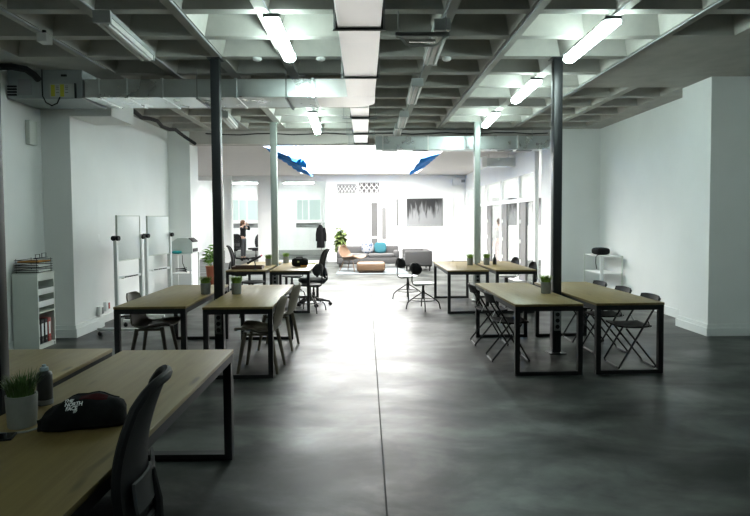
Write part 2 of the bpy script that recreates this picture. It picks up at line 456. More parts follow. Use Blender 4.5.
# lounge beyond the opening
LC = 3.30
m = MB()
for a in ((-6.8, -2.28, 12.98, 22.45), (1.95, 4.1, 12.98, 22.45), (-2.28, 1.95, 12.98, 13.3), (-2.28, 1.95, 21.3, 22.45)):
    m.bb(a[0], a[1], a[2], a[3], LC, LC+.12)
struct('ceiling_lounge', m, M_lounge_ceil)
sky = sroot('window_1')
m = MB().bb(-2.40, -2.28, 13.18, 21.42, LC+.12, 4.0).bb(1.95, 2.07, 13.18, 21.42, LC+.12, 4.0).bb(-2.28, 1.95, 13.18, 13.3, LC+.12, 4.0).bb(-2.28, 1.95, 21.3, 21.42, LC+.12, 4.0)
m.build('curb', M_wall, sky, False)
m = MB()
for k in range(1, 7): m.bb(-2.28, 1.95, 13.3+k*8/7-.025, 13.3+k*8/7+.025, 3.86, 3.93)
m.bb(-.1, -.05, 13.3, 21.3, 3.86, 3.93)
m.build('glazing_bar', M_white, sky, False)
MB().bb(-2.28, 1.95, 13.3, 21.3, 3.94, 3.95).build('pane', M_glass, sky, False)
struct('wall_lounge_left', MB().bb(-6.95, -6.8, 12.9, 27.1, 0, LC+.2), M_wall)
struct('wall_lounge_left_return', MB().bb(-6.9, -4.29, 13.1, 13.3, 0, LC+.2), M_wall)
# far wall
struct('wall_far', MB().bb(-1.42, 3.36, 22.3, 22.5, 0, LC+.15), M_wall)
struct('wall_far_pier', MB().bb(3.36, 7.5, 22.42, 22.6, 0, LC+.15), M_wall)
struct('wall_far_post', MB().bb(-4.04, -3.50, 22.2, 22.5, 0, LC), M_wall)
struct('wall_far_jamb', MB().bb(-5.30, -5.03, 22.2, 22.5, 0, LC), M_wall)
struct('wall_far_bulkhead', MB().bb(-6.8, -1.42, 22.32, 22.48, 3.14, LC+.1), M_wall)
# office behind the far wall on the left
struct('wall_office_back', MB().bb(-6.9, -.9, 27.0, 27.15, 0, 3.6), M_wall)
struct('wall_office_right', MB().bb(-1.30, -1.15, 22.5, 27.0, 0, 3.6), M_wall)
struct('ceiling_office', MB().bb(-6.9, -1.1, 22.49, 27.1, 3.45, 3.6), M_wall)
struct('baseboard_office', MB().bb(-6.8, -1.3, 26.93, 27.0, 0, .22), M_greybase)
def glazed(name, x0, x1, muls=()):
    r = sroot(name, ((x0+x1)/2, 22.4, 0)); cx = (x0+x1)/2
    m = MB()
    for x in (x0+.025, x1-.025, *muls): m.bb(x-.025-cx, x+.025-cx, -.03, .03, 0, 3.14)
    m.bb(x0-cx, x1-cx, -.03, .03, 3.08, 3.14).bb(x0-cx, x1-cx, -.03, .03, 0, .07)
    m.build('window_frame', M_white, r, False)
    MB().bb(x0-cx+.03, x1-cx-.03, -.006, .006, .07, 3.08).build('pane', M_glass, r, False)
    return r
glazed('window_2', -3.49, -1.43)
def frosted(name, x0, x1, z0, z1, y):
    r = sroot(name, ((x0+x1)/2, y, z0)); w_, h_ = x1-x0, z1-z0
    m = MB().bb(-w_/2-.06, w_/2+.06, -.07, 0, -.06, 0).bb(-w_/2-.06, w_/2+.06, -.07, 0, h_, h_+.06).bb(-w_/2-.06, -w_/2, -.07, 0, 0, h_).bb(w_/2, w_/2+.06, -.07, 0, 0, h_)
    m.bb(-.035, .035, -.06, 0, 0, h_).bb(-w_*.28, -w_*.25, -.05, 0, 0, h_)
    m.build('window_frame', M_white, r, False)
    MB().bb(-w_/2-.1, w_/2+.1, -.14, 0, -.16, -.06).build('window_sill', M_white, r, False)
    MB().bb(-w_/2-.05, w_/2+.05, -.03, 0, -.36, -.16).build('apron', M_grey, r, False)
    MB().bb(-w_/2, w_/2, -.025, -.015, 0, h_).build('pane', M_teal, r, False)
frosted('window_3', -3.10, -2.02, 1.62, 2.53, 27.0)
frosted('window_4', -6.10, -4.70, 1.62, 2.53, 27.0)

# glazed office partition on the right of the lounge
PX = 3.95
ys = [13.3, 14.75, 16.65, 18.65, 20.5, 22.4]
for k in range(5):
    r = sroot('window_%d' % (5+k), (PX, ys[k], 0)); L_ = ys[k+1]-ys[k]
    m = MB().bb(-.045, .045, 0, .10, 0, 2.78).bb(-.045, .045, L_-.05, L_, 0, 2.78)
    m.bb(-.045, .045, .1, L_-.05, 2.70, 2.78).bb(-.045, .045, .1, L_-.05, 2.03, 2.13).bb(-.045, .045, .1, L_-.05, 0, .08)
    m.build('window_frame', M_white, r, False)
    MB().bb(-.006, .006, .1, L_-.05, .08, 2.03).bb(-.006, .006, .1, L_-.05, 2.13, 2.70).build('pane', M_glass, r, False)
    if k < 4:
        MB().bb(-.03, .03, L_-.62, L_-.08, .08, 2.03).build('side_panel', M_door, r, False)
        mm = MB()
        for z in (.55, 1.05, 1.55): mm.bb(-.045, -.025, L_-.20, L_-.14, z-.05, z+.05)
        mm.each('hinge', M_white, r, False)
struct('wall_partition_header', MB().bb(PX-.05, PX+.05, 13.3, 22.42, 2.78, LC+.1), M_wall)
struct('wall_side_office', MB().bb(7.4, 7.5, 13.2, 22.5, 0, LC+.1), M_wall)
struct('wall_side_office_front', MB().bb(5.1, 7.5, 13.2, 13.3, 0, LC+.1), M_wall)
r = sroot('window_12', (7.4, 18.6, .9))  # glowing window added out of view to brighten the side office
m = MB()
for y_ in (-3.3, -1.1, 1.1, 3.3): m.bb(-.06, 0, y_-.03, y_+.03, 0, 1.7)
m.bb(-.06, 0, -3.33, 3.33, -.05, 0).bb(-.06, 0, -3.33, 3.33, 1.7, 1.75)
m.build('window_frame', M_white, r, False)
MB().bb(-.03, -.02, -3.27, 3.27, 0, 1.7).build('pane', mat('daylit_frosted_pane', (.3, .3, .3), .4, emit=(1, .97, .95), estr=7), r, False)
struct('ceiling_side_office', MB().bb(PX+.05, 7.5, 13.2, 22.5, 3.26, 3.36), M_wall)

# ------------------------------------------------------------------ steel columns
def column(name, x, y, m, w_, top=H):
    r = sroot(name, (x, y, 0))
    MB().bb(-w_/2, w_/2, -w_/2, w_/2, .012, top, .004).build('shaft', m, r)
    MB().bb(-w_/2-.05, w_/2+.05, -w_/2-.05, w_/2+.05, 0, .012).build('base_plate', m, r, False)
    MB().bb(-w_/2-.03, w_/2+.03, -w_/2-.03, w_/2+.03, top-.012, top-.0005).build('top_plate', m, r, False)
    q = MB().bb(-.038, .038, -w_/2-.02, -w_/2, .28, .70, .004).build('socket_panel', M_grey if m == M_dark else M_grey, r)
    mm = MB()
    for k in range(5): mm.cyl((0, -w_/2-.0195, .33+.075*k), (0, -w_/2-.024, .33+.075*k), .026, seg=14)
    mm.each('socket', M_plastic, q)
column('column', -1.735, 2.76, M_dark, .068)
column('column', -1.750, 7.02, M_dark, .105)
column('column', 2.322, 7.02, M_dark, .104)
column('column', -1.78, 11.62, M_pale, .125)
column('column', 2.25, 11.62, M_pale, .115)

# ------------------------------------------------------------------ ducts and ceiling services
DZ = 3.20
d = thing('air_duct', 'long rectangular steel duct running down the middle of the ceiling', 'duct', (-.03, 7.4, DZ))
MB().bb(-.175, .175, -14.5, .095, 0, .22, .006).build('duct_run', M_galv2, d, False)
m = MB()
for y in (4.83, 6.47, 3.2, 1.6): m.bb(-.195, .195, y-7.4-.022, y-7.4+.022, -.006, .226)
m.each('flange', M_flange, d, False)
m = MB()
for y in (4.83, 6.47, 3.2):
    for s in (-1, 1): m.cyl((s*.205, y-7.4, -.008), (s*.205, y-7.4, H-DZ-.001), .006, seg=6)
    m.bb(-.215, .215, y-7.4-.012, y-7.4+.012, -.016, -.0062)
m.each('hanger', M_grey, d)
d = thing('air_duct', 'narrower white steel duct continuing beyond the elbow towards the skylight', 'duct', (-.055, 8.32, DZ+.0))
MB().bb(-.135, .135, .0, 4.36, .012, .20, .005).build('duct_run', M_galv2, d, False)
m = MB()
for y in (.75, 2.45, 3.9): m.bb(-.15, .15, y-.02, y+.02, -.002, .214)
m.each('flange', M_flange, d, False)
m = MB()
for y in (.75, 2.45, 3.9):
    m.bb(-.27, .27, y-.012, y+.012, -.018, -.002)
    for s in (-1, 1): m.cyl((s*.25, y, -.01), (s*.25, y, H-DZ-.001), .005, seg=6)
m.each('hanger', M_grey, d)
# cross duct with its elbow
d = thing('air_duct', 'galvanised steel cross duct from the left wall unit to the central elbow', 'duct', (0, 7.86, DZ))
MB().bb(-3.52, -.601, -.36, .34, 0, .23, .005).build('duct_run', M_galv, d, False)
m = MB(); n = 10
P0 = [(-.60, .34), (-.18, .34)]+[(-.18+.33*math.sin(a), .01+.33*math.cos(a)) for a in [PI/2*k/n for k in range(1, n+1)]]+[(.15, -.36), (-.60, -.36)]
bot = [m.bm.verts.new((x, y, .0)) for x, y in P0]; top = [m.bm.verts.new((x, y, .23)) for x, y in P0]
m.bm.faces.new(bot[::-1]); m.bm.faces.new(top)
for k in range(len(P0)): m.bm.faces.new((bot[k], bot[(k+1) % len(P0)], top[(k+1) % len(P0)], top[k]))
m.build('elbow', M_galv2, d, False)
m = MB()
for x in (-3.35, -3.0, -2.55, -1.62, -.64): m.bb(x-.015, x+.015, -.375, .355, -.012, .242)
m.each('flange', M_galv, d, False)
m = MB()
for x in (-2.1, -.98):
    for y in (-.39, .37): m.cyl((x, y, -.03), (x, y, H-DZ-.001), .006, seg=6)
    m.bb(x-.012, x+.012, -.40, .38, -.03, -.0125)
m.each('hanger', M_grey, d)
d = thing('air_duct', 'grey rectangular duct crossing under the ceiling at the far right opening', 'duct', (2.1, 12.30, 3.09))
MB().bb(-1.86, 1.82, 0, .36, 0, .28, .005).build('duct_run', M_galv, d, False)
m = MB()
for x in (-1.70, -.75, 1.15): m.bb(x-.012, x+.012, -.012, .372, -.010, .29)
m.each('flange', M_galv2, d, False)
m = MB()
for x in (-1.55, -.9, .9, 1.3): m.bb(x-.16, x+.16, .06, .16, -.03, -.0105)
m.each('vent', M_endcap, d, False)
m = MB()
for x in (-1.3, .1, 1.5): m.cyl((x, .18, .285), (x, .18, H-3.09-.001), .006, seg=6)
m.each('hanger', M_grey, d)
d = thing('air_duct', 'short steel duct with a damper box hanging over the lounge partition', 'duct', (3.15, 15.0, 2.97))
MB().bb(0, .75, 0, .35, 0, .22, .004).build('duct_run', M_galv, d, False)
MB().bb(-.12, 0, -.05, .40, -.03, .25, .004).build('damper_box', M_white, d, False)
m = MB()
for x in (.1, .6): m.cyl((x, .17, .22), (x, .17, LC-2.97-.001), .006, seg=6)
m.each('hanger', M_grey, d)

a = thing('air_conditioner', 'grey ceiling air handling unit with a yellow striped label at left wall', 'air conditioner', (-4.02, 7.50, 3.185))
MB().bb(-.46, .47, 0, .70, .0, .3645, .006).build('casing', mat('ac_casing', (.33, .36, .36), .5, metal=.6, var=.05), a, False)
m = MB()
for k in range(4): m.bb(-.455, -.345, -.022, -.001, .04+.035*k, .06+.035*k)
m.each('louver', M_plastic, a, False)
MB().bb(-.33, -.16, -.006, -.0005, .05, .25).build('access_panel', M_grey, a, False)
lb = MB().bb(.07, .385, -.012, -.0005, .02, .185).build('rating_label', M_label, a, False)
m = MB().bb(.085, .135, -.0135, -.0122, .03, .175).bb(.20, .25, -.0135, -.0122, .025, .18)
m.each('yellow_stripe', M_yellow, lb, False)
m = MB()
for k, z in enumerate((.155, .135, .115, .075)):
    m.bb(.15, .185, -.0135, -.0122, z, z+.006).bb(.262, .30, -.0135, -.0122, z, z+.006)
m.each('text_line', M_ink, lb, False)
MB().bb(.386, .40, -.03, -.0005, .005, .19).build('label_holder', M_plastic, a, False)
pts = [(-.01, -.03, .362), (-.012, -.03, .18), (-.01, -.03, .03), (.03, -.03, -.05), (.10, -.03, -.09), (.17, -.03, -.06), (.20, -.02, .02)]
MB().tube(pts, .009, 8).build('cable', M_plastic, a)
m = MB()
for x in (-.12, .25): m.box((x, -.008, .29), (.07, .014, .025))
m.each('latch', M_plastic, a, False)
pts = [(-4.48, 7.12, 3.44), (-4.38, 7.13, 3.49), (-4.22, 7.16, 3.50), (-4.10, 7.24, 3.49), (-4.06, 7.34, 3.45), (-4.05, 7.42, 3.41)]
tag(MB().tube(pts, .042, 12).build('flexible_pipe', M_plastic), 'thick black insulated pipe bending in front of the air handling unit', 'pipe')

# ------------------------------------------------------------------ light fittings
def fixture(lit):
    name = 'fluorescent_lamp'
    t = thing(name, 'x', 'lamp')
    if lit: MB().bb(-.04, .04, -.63, .63, .088, .105, .004).build('housing', M_housing, t)
    else: MB().bb(-.075, .075, -.63, .63, .055, .105, .008).build('housing', M_housing, t)
    if lit:
        m = MB(); n = 8
        f = [(-.058, .087)]+[(.070*math.cos(PI+PI*k/6), .050+.045*math.sin(PI+PI*k/6)) for k in range(7)]+[(.058, .087)]
        rings = [[m.bm.verts.new((x, y, z)) for x, z in f] for y in (-.635, .635)]
        for k in range(n): m.bm.faces.new((rings[0][k], rings[0][k+1], rings[1][k+1], rings[1][k]))
        m.bm.faces.new(rings[0]); m.bm.faces.new(rings[1][::-1])
        m.bm.faces.new((rings[0][0], rings[1][0], rings[1][n], rings[0][n]))
        m.build('diffuser', M_tube, t)
    else:
        m = MB()
        m.bb(-.07, .07, -.60, .60, .004, .055, .006)
        m.build('reflector', M_off, t)
        m = MB().cyl((-.035, -.58, -.002), (-.035, .58, -.002), .012, seg=10).cyl((.035, -.58, -.002), (.035, .58, -.002), .012, seg=10)
        m.each('tube', M_paper, t)
    zc = .07 if lit else .0
    m = MB().bb(-.078, .078, -.64, -.60, zc, .107, .006).bb(-.078, .078, .60, .64, zc, .107, .006)
    m.each('end_cap', M_endcap if lit else M_housing, t)
    m = MB()
    for y in (-.42, .42): m.cyl((0, y, .10), (0, y, H-3.39-.0005), .008, seg=8)
    m.each('hanger', M_endcap, t)
    return t
litp = fixture(True); offp = fixture(False)
LZ = 3.39
def place(proto, first, x, y, rz, label, group):
    if first:
        proto.location = (x, y, LZ); proto.rotation_euler.z = rz; proto['label'] = label; proto['group'] = group
        return proto
    return dup(proto, (x, y, LZ), rz, label, group)
lits = [(-.82, 5.96, 0, 'lit fluorescent ceiling lamp left of the central duct, nearest the camera'),
        (2.32, 6.02, -.03, 'brightest lit fluorescent lamp at upper right, nearest of the right row'),
        (-.80, -.45, 0, 'lit fluorescent lamp overhead above the foreground table, out of the photo'),  # extra lamp added behind the camera so the foreground gets light
        (2.31, 8.36, -.04, 'lit fluorescent lamp behind the right dark column, second of the right row'),
        (2.33, 10.76, -.06, 'lit fluorescent lamp beside the pale right column, far end of right row'),
        (-.90, 10.69, .04, 'lit fluorescent lamp just beyond the steel cross duct, left of centre'),
        (-.94, 11.80, .04, 'small lit fluorescent lamp in the last coffer row before the skylight')]
for k, (x, y, rz, l) in enumerate(lits):
    o = place(litp, k == 0, x, y, rz, l, 'lit fluorescent lamps')
    if k == len(lits)-1: o.scale = (1, .6, 1)
offs = [(.75, 6.10, -.02, 'unlit fluorescent lamp beside the hanging white bracket, first of the middle row'),
        (.725, 8.39, -.02, 'unlit fluorescent lamp in the middle row, second from the camera'),
        (.715, 10.72, -.02, 'unlit fluorescent lamp in the middle row, third from the camera'),
        (.70, 12.04, -.02, 'unlit fluorescent lamp in the middle row, nearest the skylight'),
        (-2.33, 5.88, .05, 'unlit fluorescent lamp at upper left in front of the cross duct'),
        (-2.44, 10.7, .08, 'unlit fluorescent lamp behind the left dark column, beyond the cross duct')]
for k, (x, y, rz, l) in enumerate(offs): place(offp, k == 0, x, y, rz, l, 'unlit fluorescent lamps')
# conduits running under the ribs
def conduit(x, y0, y1, label, r_=.011, x2=None):
    x2 = x if x2 is None else x2
    o = MB().tube([(x, y0, H-.0112), (x2, y1, H-.0112)], r_, 8).build('conduit', M_grey)
    tag(o, label, 'conduit', 'ceiling conduits')
conduit(-3.22, -1, 7.4, 'grey conduit along the leftmost ceiling rib by the wall')
conduit(-2.42, -1, 12.6, 'grey conduit along the ceiling rib above the left unlit lamps')
conduit(-1.66, -1, 6.9, 'grey conduit along the ceiling rib that meets the left dark column')
conduit(-.86, -1, 12.6, 'grey conduit along the rib above the left lit lamps')
conduit(.76, -1, 12.2, 'grey conduit along the rib above the middle unlit lamps')
conduit(1.56, -1, 12.2, 'grey conduit along the ceiling rib right of the middle lamps')
conduit(2.345, -1, 6.9, 'grey conduit along the rib above the right lit lamps')
conduit(3.14, -1, 12.2, 'grey conduit along the rib right of the lit lamp row')
pts = [(-3.80, 9.12, 3.34)]+[(-3.72+.02*math.sin(k*2.1), 9.3+.33*k, 3.40+.03*math.cos(k*1.7)) for k in range(10)]+[(-3.62, 12.66, 3.28)]
tag(MB().tube(pts, .035, 8).build('cable_bundle', M_plastic), 'thick black cable bundle running along the top of the left wall', 'cable')
pts = [(-3.4+.37*k, 12.685, 3.50-.035*math.sin(k*.9)**2) for k in range(21)]
tag(MB().tube(pts, .012, 6).build('cable', M_plastic), 'thin black cable strung across the ceiling in front of the lintel', 'cable')
# hanging bracket
b = thing('ceiling_bracket', 'white hanging trapezoid bracket beside the nearest unlit middle lamp', 'bracket', (.545, 5.42, 3.30))
MB().tube([(-.24, 0, .02), (-.19, 0, .0), (-.15, .02, -.045), (-.11, .02, -.06), (.11, .02, -.06), (.15, .02, -.045), (.19, 0, .0), (.24, 0, .02)], .012, 8).build('bent_tube', M_white, b)
MB().bb(-.25, .25, -.02, .02, .02, .055, .005).build('rail', M_grey, b)
m = MB()
for x in (-.22, .22): m.cyl((x, 0, .055), (x, 0, H-3.30-.0005), .006, seg=6)
m.each('hanger', M_grey, b)
MB().bb(-.12, .12, .0, .03, -.03, -.005).build('bar', M_chrome, b, False)
def dome(x, y, label):
    o = MB().lathe([(.055, 0), (.055, -.012), (.045, -.03), (.02, -.04)], (0, 0, 0), 16).build('smoke_detector', M_white, loc=(x, y, H-.0005))
    tag(o, label, 'smoke detector', 'ceiling detectors')
dome(.99, 6.98, 'small round white detector just right of the nearest middle lamp')
dome(-1.25, 6.98, 'small round white detector on the rib left of the nearest lit lamp')
dome(-.50, 6.98, 'small round white detector on the rib beside the central duct')
sp = thing('spotlight', 'small white box lamp under the upper left ceiling rib', 'lamp', (-3.18, 5.96, 3.42))
MB().bb(-.05, .05, -.06, .06, 0, .09, .008).build('lamp_body', M_white, sp)
MB().cyl((0, 0, .09), (0, 0, H-3.42-.0005), .02, seg=8).build('mount', M_plastic, sp)
tag(MB().bb(-.05, .03, -.09, .09, -.16, .16, .006).build('wall_speaker', M_cab, loc=(-4.47, 7.98, 2.83)), 'small grey box speaker high on the left wall', 'speaker')

# wall bits by the left pillar
o = MB().bb(-.012, .012, -.012, .012, 0, 1.96).build('wall_conduit', M_white, loc=(WL+.012, 9.16, .24)); tag(o, 'white vertical cable duct on the left wall beside the pillar', 'conduit')
o = MB().cyl((0, 0, 0), (0, 0, .995), .01, seg=8).build('wall_conduit', M_grey, loc=(WL+.0102, 9.24, 2.545)); tag(o, 'thin grey pipe dropping from the ceiling above the white cable duct', 'pipe')
o = MB().bb(-.0, .035, -.045, .045, -.05, .05, .006).build('junction_box', M_white, loc=(WL, 9.17, 2.50)); tag(o, 'small white junction box high on the left wall pipe', 'box')
ic = thing('intercom', 'white wall intercom handset beside the left pillar', 'intercom', (WL, 9.20, 1.58))
MB().bb(0, .03, -.05, .05, -.13, .13, .008).build('housing', M_white, ic)
MB().bb(.03, .05, -.045, -.01, -.12, .12, .008).build('handset', M_white, ic)
tag(MB().bb(0, .02, -.04, .04, -.06, .06, .004).build('light_switch', M_white, loc=(WL, 9.28, 1.37)), 'small white switch plate below the wall intercom', 'switch')
def sock(x, y, z, label, red):
    s_ = thing('wall_socket', label, 'socket', (x, y, z), 0, 'sockets at the pillar foot')
    MB().bb(0, .05, -.07, .07, -.07, .07, .006).build('socket_box', M_white, s_)
    MB().bb(.05, .056, .005, .055, -.05, .05, .002).build('outlet', M_red if red else M_grey, s_)
sock(-4.10, 9.0, .26, 'white wall socket box with grey outlet at the left pillar foot', False)
sock(WL, 9.50, .26, 'white wall socket box with red outlet beside the left pillar', True)
pts = [(WL+.05, 9.85, .02), (-4.0, 10.0, .015), (-3.8, 10.1, .02), (-3.7, 9.9, .015), (-3.85, 9.7, .02), (-4.0, 9.75, .015)]
tag(MB().tube(pts, .016, 8).build('floor_cable', M_plastic), 'black cable coiled on the floor below the left whiteboard', 'cable')

# ------------------------------------------------------------------ tables
def work_table():
    t = thing('work_table', 'x', 'table')
    w_, l_, h_ = .72, 2.02, .75
    MB().bb(-w_/2, w_/2, -l_/2, l_/2, h_-.026, h_, .003).build('tabletop', M_oak, t)
    b_ = .050; z1 = h_-.0265
    for s in (-1, 1):
        y = s*(l_/2-b_/2-.004); x = w_/2-b_/2-.004
        m = MB()
        for sx in (-1, 1): m.bb(sx*x-b_/2, sx*x+b_/2, y-b_/2, y+b_/2, 0, z1)
        m.bb(-x+b_/2, x-b_/2, y-b_/2, y+b_/2, z1-b_, z1).bb(-x+b_/2, x-b_/2, y-b_/2, y+b_/2, 0, b_*.8)
        m.build('leg_frame', M_black, t, False)
    for s in (-1, 1):
        x = s*(w_/2-b_/2-.004)
        MB().bb(x-b_/2, x+b_/2, -l_/2+b_+.004, l_/2-b_-.004, z1-b_, z1).build('side_rail', M_black, t, False)
    return t
tp = work_table()
tabs = [((-1.306, 2.62, 0), 1.065, 'large oak-topped work table in the foreground holding the black zip bag'),
        ((-2.160, 3.09, 0), 1.065, 'oak-topped work table at the left edge in front of the grey cabinet'),
        ((-2.250, 7.07, 0), 1.035, 'oak-topped work table in middle left, nearer the whiteboards, left of dark column'),
        ((-1.328, 7.0, 0), 1.0, 'oak-topped work table in middle left, nearer the aisle, two brown chairs beside'),
        ((-2.10, 11.3, 0), .98, 'far left oak-topped work table with the dark wooden tray on it'),
        ((-1.315, 11.2, 0), .98, 'far left oak-topped work table with the black duffel bag on it'),
        ((1.785, 10.98, 0), 1.0, 'far right oak-topped work table beside the white-seated swivel stools'),
        ((2.60, 10.98, 0), .98, 'far right oak-topped work table with the dark bottle, beside glass partition'),
        ((1.90, 7.0, 0), 1.0, 'near right oak-topped work table with grass pot, left of dark column'),
        ((2.750, 7.03, 0), 1.015, 'near right oak-topped work table on the wall side, empty top')]
rots = [-.006, 0, .012, .016, 0, 0, .0, .01, .016, .03]
for k, (p, sx, l) in enumerate(tabs):
    if k == 0:
        t = tp; t.location = p; t.rotation_euler.z = rots[0]; t['label'] = l; t['group'] = 'oak-topped work tables'
    else: t = dup(tp, p, rots[k], l, 'oak-topped work tables')
    t.scale = (sx, 1.4 if k == 0 else 1, 1)
TZ = .75

# ------------------------------------------------------------------ chairs
def task_chair():
    """faces +X"""
    t = thing('task_chair', 'x', 'chair')
    m = MB().ell((.03, 0, .475), (.50, .49, .085), 4, 28, 10)
    m.build('seat', M_fabric, t)
    def bx(v): return -.215-.085*v**1.6+.035*math.sin(PI*v)*1.0-.02*(1-v)
    def hw(v): return .205+.025*math.sin(PI*min(1, v*1.15))-.05*max(0, v-.75)/.25
    z0, z1 = .54, 1.06
    def f(u, v):
        a = (u-.5)*2
        zz = z0+(z1-z0)*v
        if v > .86: zz -= .03*abs(a)**4*(v-.86)/.14
        return (bx(v)+.05*a*a, a*hw(v), zz)
    fr = MB()
    loop = [f(0, k/14) for k in range(15)]+[f(k/10, 1) for k in range(1, 10)]+[f(1, 1-k/14) for k in range(15)]+[f(1-k/10, 0) for k in range(1, 10)]
    fr.tube(loop, .019, 8, closed=True)
    bk = fr.build('backrest', M_plastic, t)
    MB().sheet(f, 12, 16, .006).build('backrest_mesh', M_mesh, bk)
    def g(u, v):
        p = Vector(f(.12+.76*u, .12+.22*v)); p.x -= .022; return p
    MB().sheet(g, 8, 4, .012).build('lumbar_support', M_housing_dark, bk)
    m = MB().tube([(-.05, 0, .42), (-.19, 0, .43), (-.255, 0, .49), (-.255, 0, .58), (-.236, 0, .70)], .022, 8, rads=[.03, .03, .026, .020, .014])
    m.build('back_support', M_plastic, t)
    MB().box((-.01, 0, .415), (.26, .18, .045), None, .012).build('mechanism', M_plastic, t)
    MB().cyl((0, 0, .10), (0, 0, .25), .03, .03).cyl((0, 0, .25), (0, 0, .41), .018, .018).build('gas_column', M_black, t)
    m = MB()
    for k in range(5):
        a_ = 2*PI*k/5+.3
        m.tube([(0, 0, .115), (.15*math.cos(a_), .15*math.sin(a_), .105), (.31*math.cos(a_), .31*math.sin(a_), .075)], .02, 8, rads=[.032, .026, .017])
    m.build('star_base', M_plastic, t)
    for k in range(5):
        a_ = 2*PI*k/5+.3; c_ = Vector((.315*math.cos(a_), .315*math.sin(a_), .0295)); q = Vector((-math.sin(a_+.5), math.cos(a_+.5), 0))
        m = MB()
        for s in (-1, 1): m.cyl(c_+q*(s*.012), c_+q*(s*.028), .0293, seg=14)
        m.cyl(c_-q*.012, c_+q*.012, .010, seg=8).cyl(c_, c_+Vector((0, 0, .05)), .008, seg=8)
        m.build('caster', M_plastic, t)
    return t
def shell_chair(m_, legm):
    t = thing('shell_chair', 'x', 'chair')
    prof = [(.235, .448), (.21, .462), (.10, .455), (0, .435), (-.10, .425), (-.165, .44), (-.205, .49), (-.232, .56), (-.252, .64), (-.272, .72), (-.292, .79), (-.302, .815)]
    n = len(prof)-1
    def f(u, v):
        s = v*n; i = min(int(s), n-1); k = s-i
        x = prof[i][0]*(1-k)+prof[i+1][0]*k; z = prof[i][1]*(1-k)+prof[i+1][1]*k
        a = (u-.5)*2
        hw = .225 if v < .5 else .225-.035*((v-.5)/.5)
        if v < .09: hw *= .93+.07*v/.09
        if v > .82: hw *= math.sqrt(max(.05, 1-((v-.82)/.19)**2*.75))
        lift = .035*a**4 if v < .5 else 0
        fwd = .05*a*a*min(1, max(0, (v-.4)/.3))
        return (x+fwd, a*hw, z+lift)
    MB().sheet(f, 14, 33, .014).build('seat_shell', m_, t)
    for sx, sy in ((1, 1), (1, -1), (-1, 1), (-1, -1)):
        tx, ty = .14*sx-.01, .15*sy; bx_, by_ = .215*sx-.01, .20*sy
        MB().tube([(tx, ty, .442 if sx > 0 else .425), ((tx+bx_)/2, (ty+by_)/2, .22), (bx_, by_, 0.0)], .02, 10, rads=[.024, .021, .015]).build('leg', legm, t)
    MB().bb(-.15, .14, -.155, -.12, .40, .425, .006).bb(-.15, .14, .12, .155, .40, .425, .006).bb(-.03, .01, -.12, .12, .40, .42).build('underframe', legm, t)
    return t
def folding_chair():
    t = thing('folding_chair', 'x', 'chair')
    hw = .20
    def U(p_top, p_bot, y_):
        return [(p_top[0], -y_, p_top[1]), (p_bot[0], -y_, p_bot[1]+.03), (p_bot[0], -y_+.02, p_bot[1]+.011), (p_bot[0], y_-.02, p_bot[1]+.011), (p_bot[0], y_, p_bot[1]+.03), (p_top[0], y_, p_top[1])]
    MB().tube(U((-.235, .77), (.20, 0), hw), .011, 8).build('front_frame', M_black, t)
    MB().tube(U((.12, .44), (-.21, 0), hw-.028), .011, 8).build('rear_frame', M_black, t)
    def s_(u, v):
        a = (u-.5)*2; b_ = (v-.5)*2
        k = (1-.10*abs(b_)**3)
        return (.02+.18*b_, a*.185*k, .452+.012*b_*b_-.006*(1-a*a))
    MB().sheet(s_, 10, 10, .016).build('seat', M_plastic, t)
    def k_(u, v):
        a = (u-.5)*2; b_ = (v-.5)*2
        hh = .055*(1-.22*abs(a)**3)
        return (-.245+.045*a*a-.03*b_*.5-.01, a*.205, .735+hh*b_)
    MB().sheet(k_, 14, 5, .014).build('backrest', M_plastic, t)
    m = MB().cyl((.20, -.13, .0115), (.20, .13, .0115), .0115, seg=10).cyl((-.21, -.11, .0115), (-.21, .11, .0115), .0115, seg=10)
    m.each('foot_bar', M_footbar, t)
    m = MB().cyl((.02, -.19, .31), (.02, -.17, .31), .012, seg=8).cyl((.02, .17, .31), (.02, .19, .31), .012, seg=8)
    for s in (-1, 1): m.tube([(-.10, s*.20, .535), (-.135, s*.19, .455)], .007, 6)
    m.each('hinge', M_chrome, t)
    return t
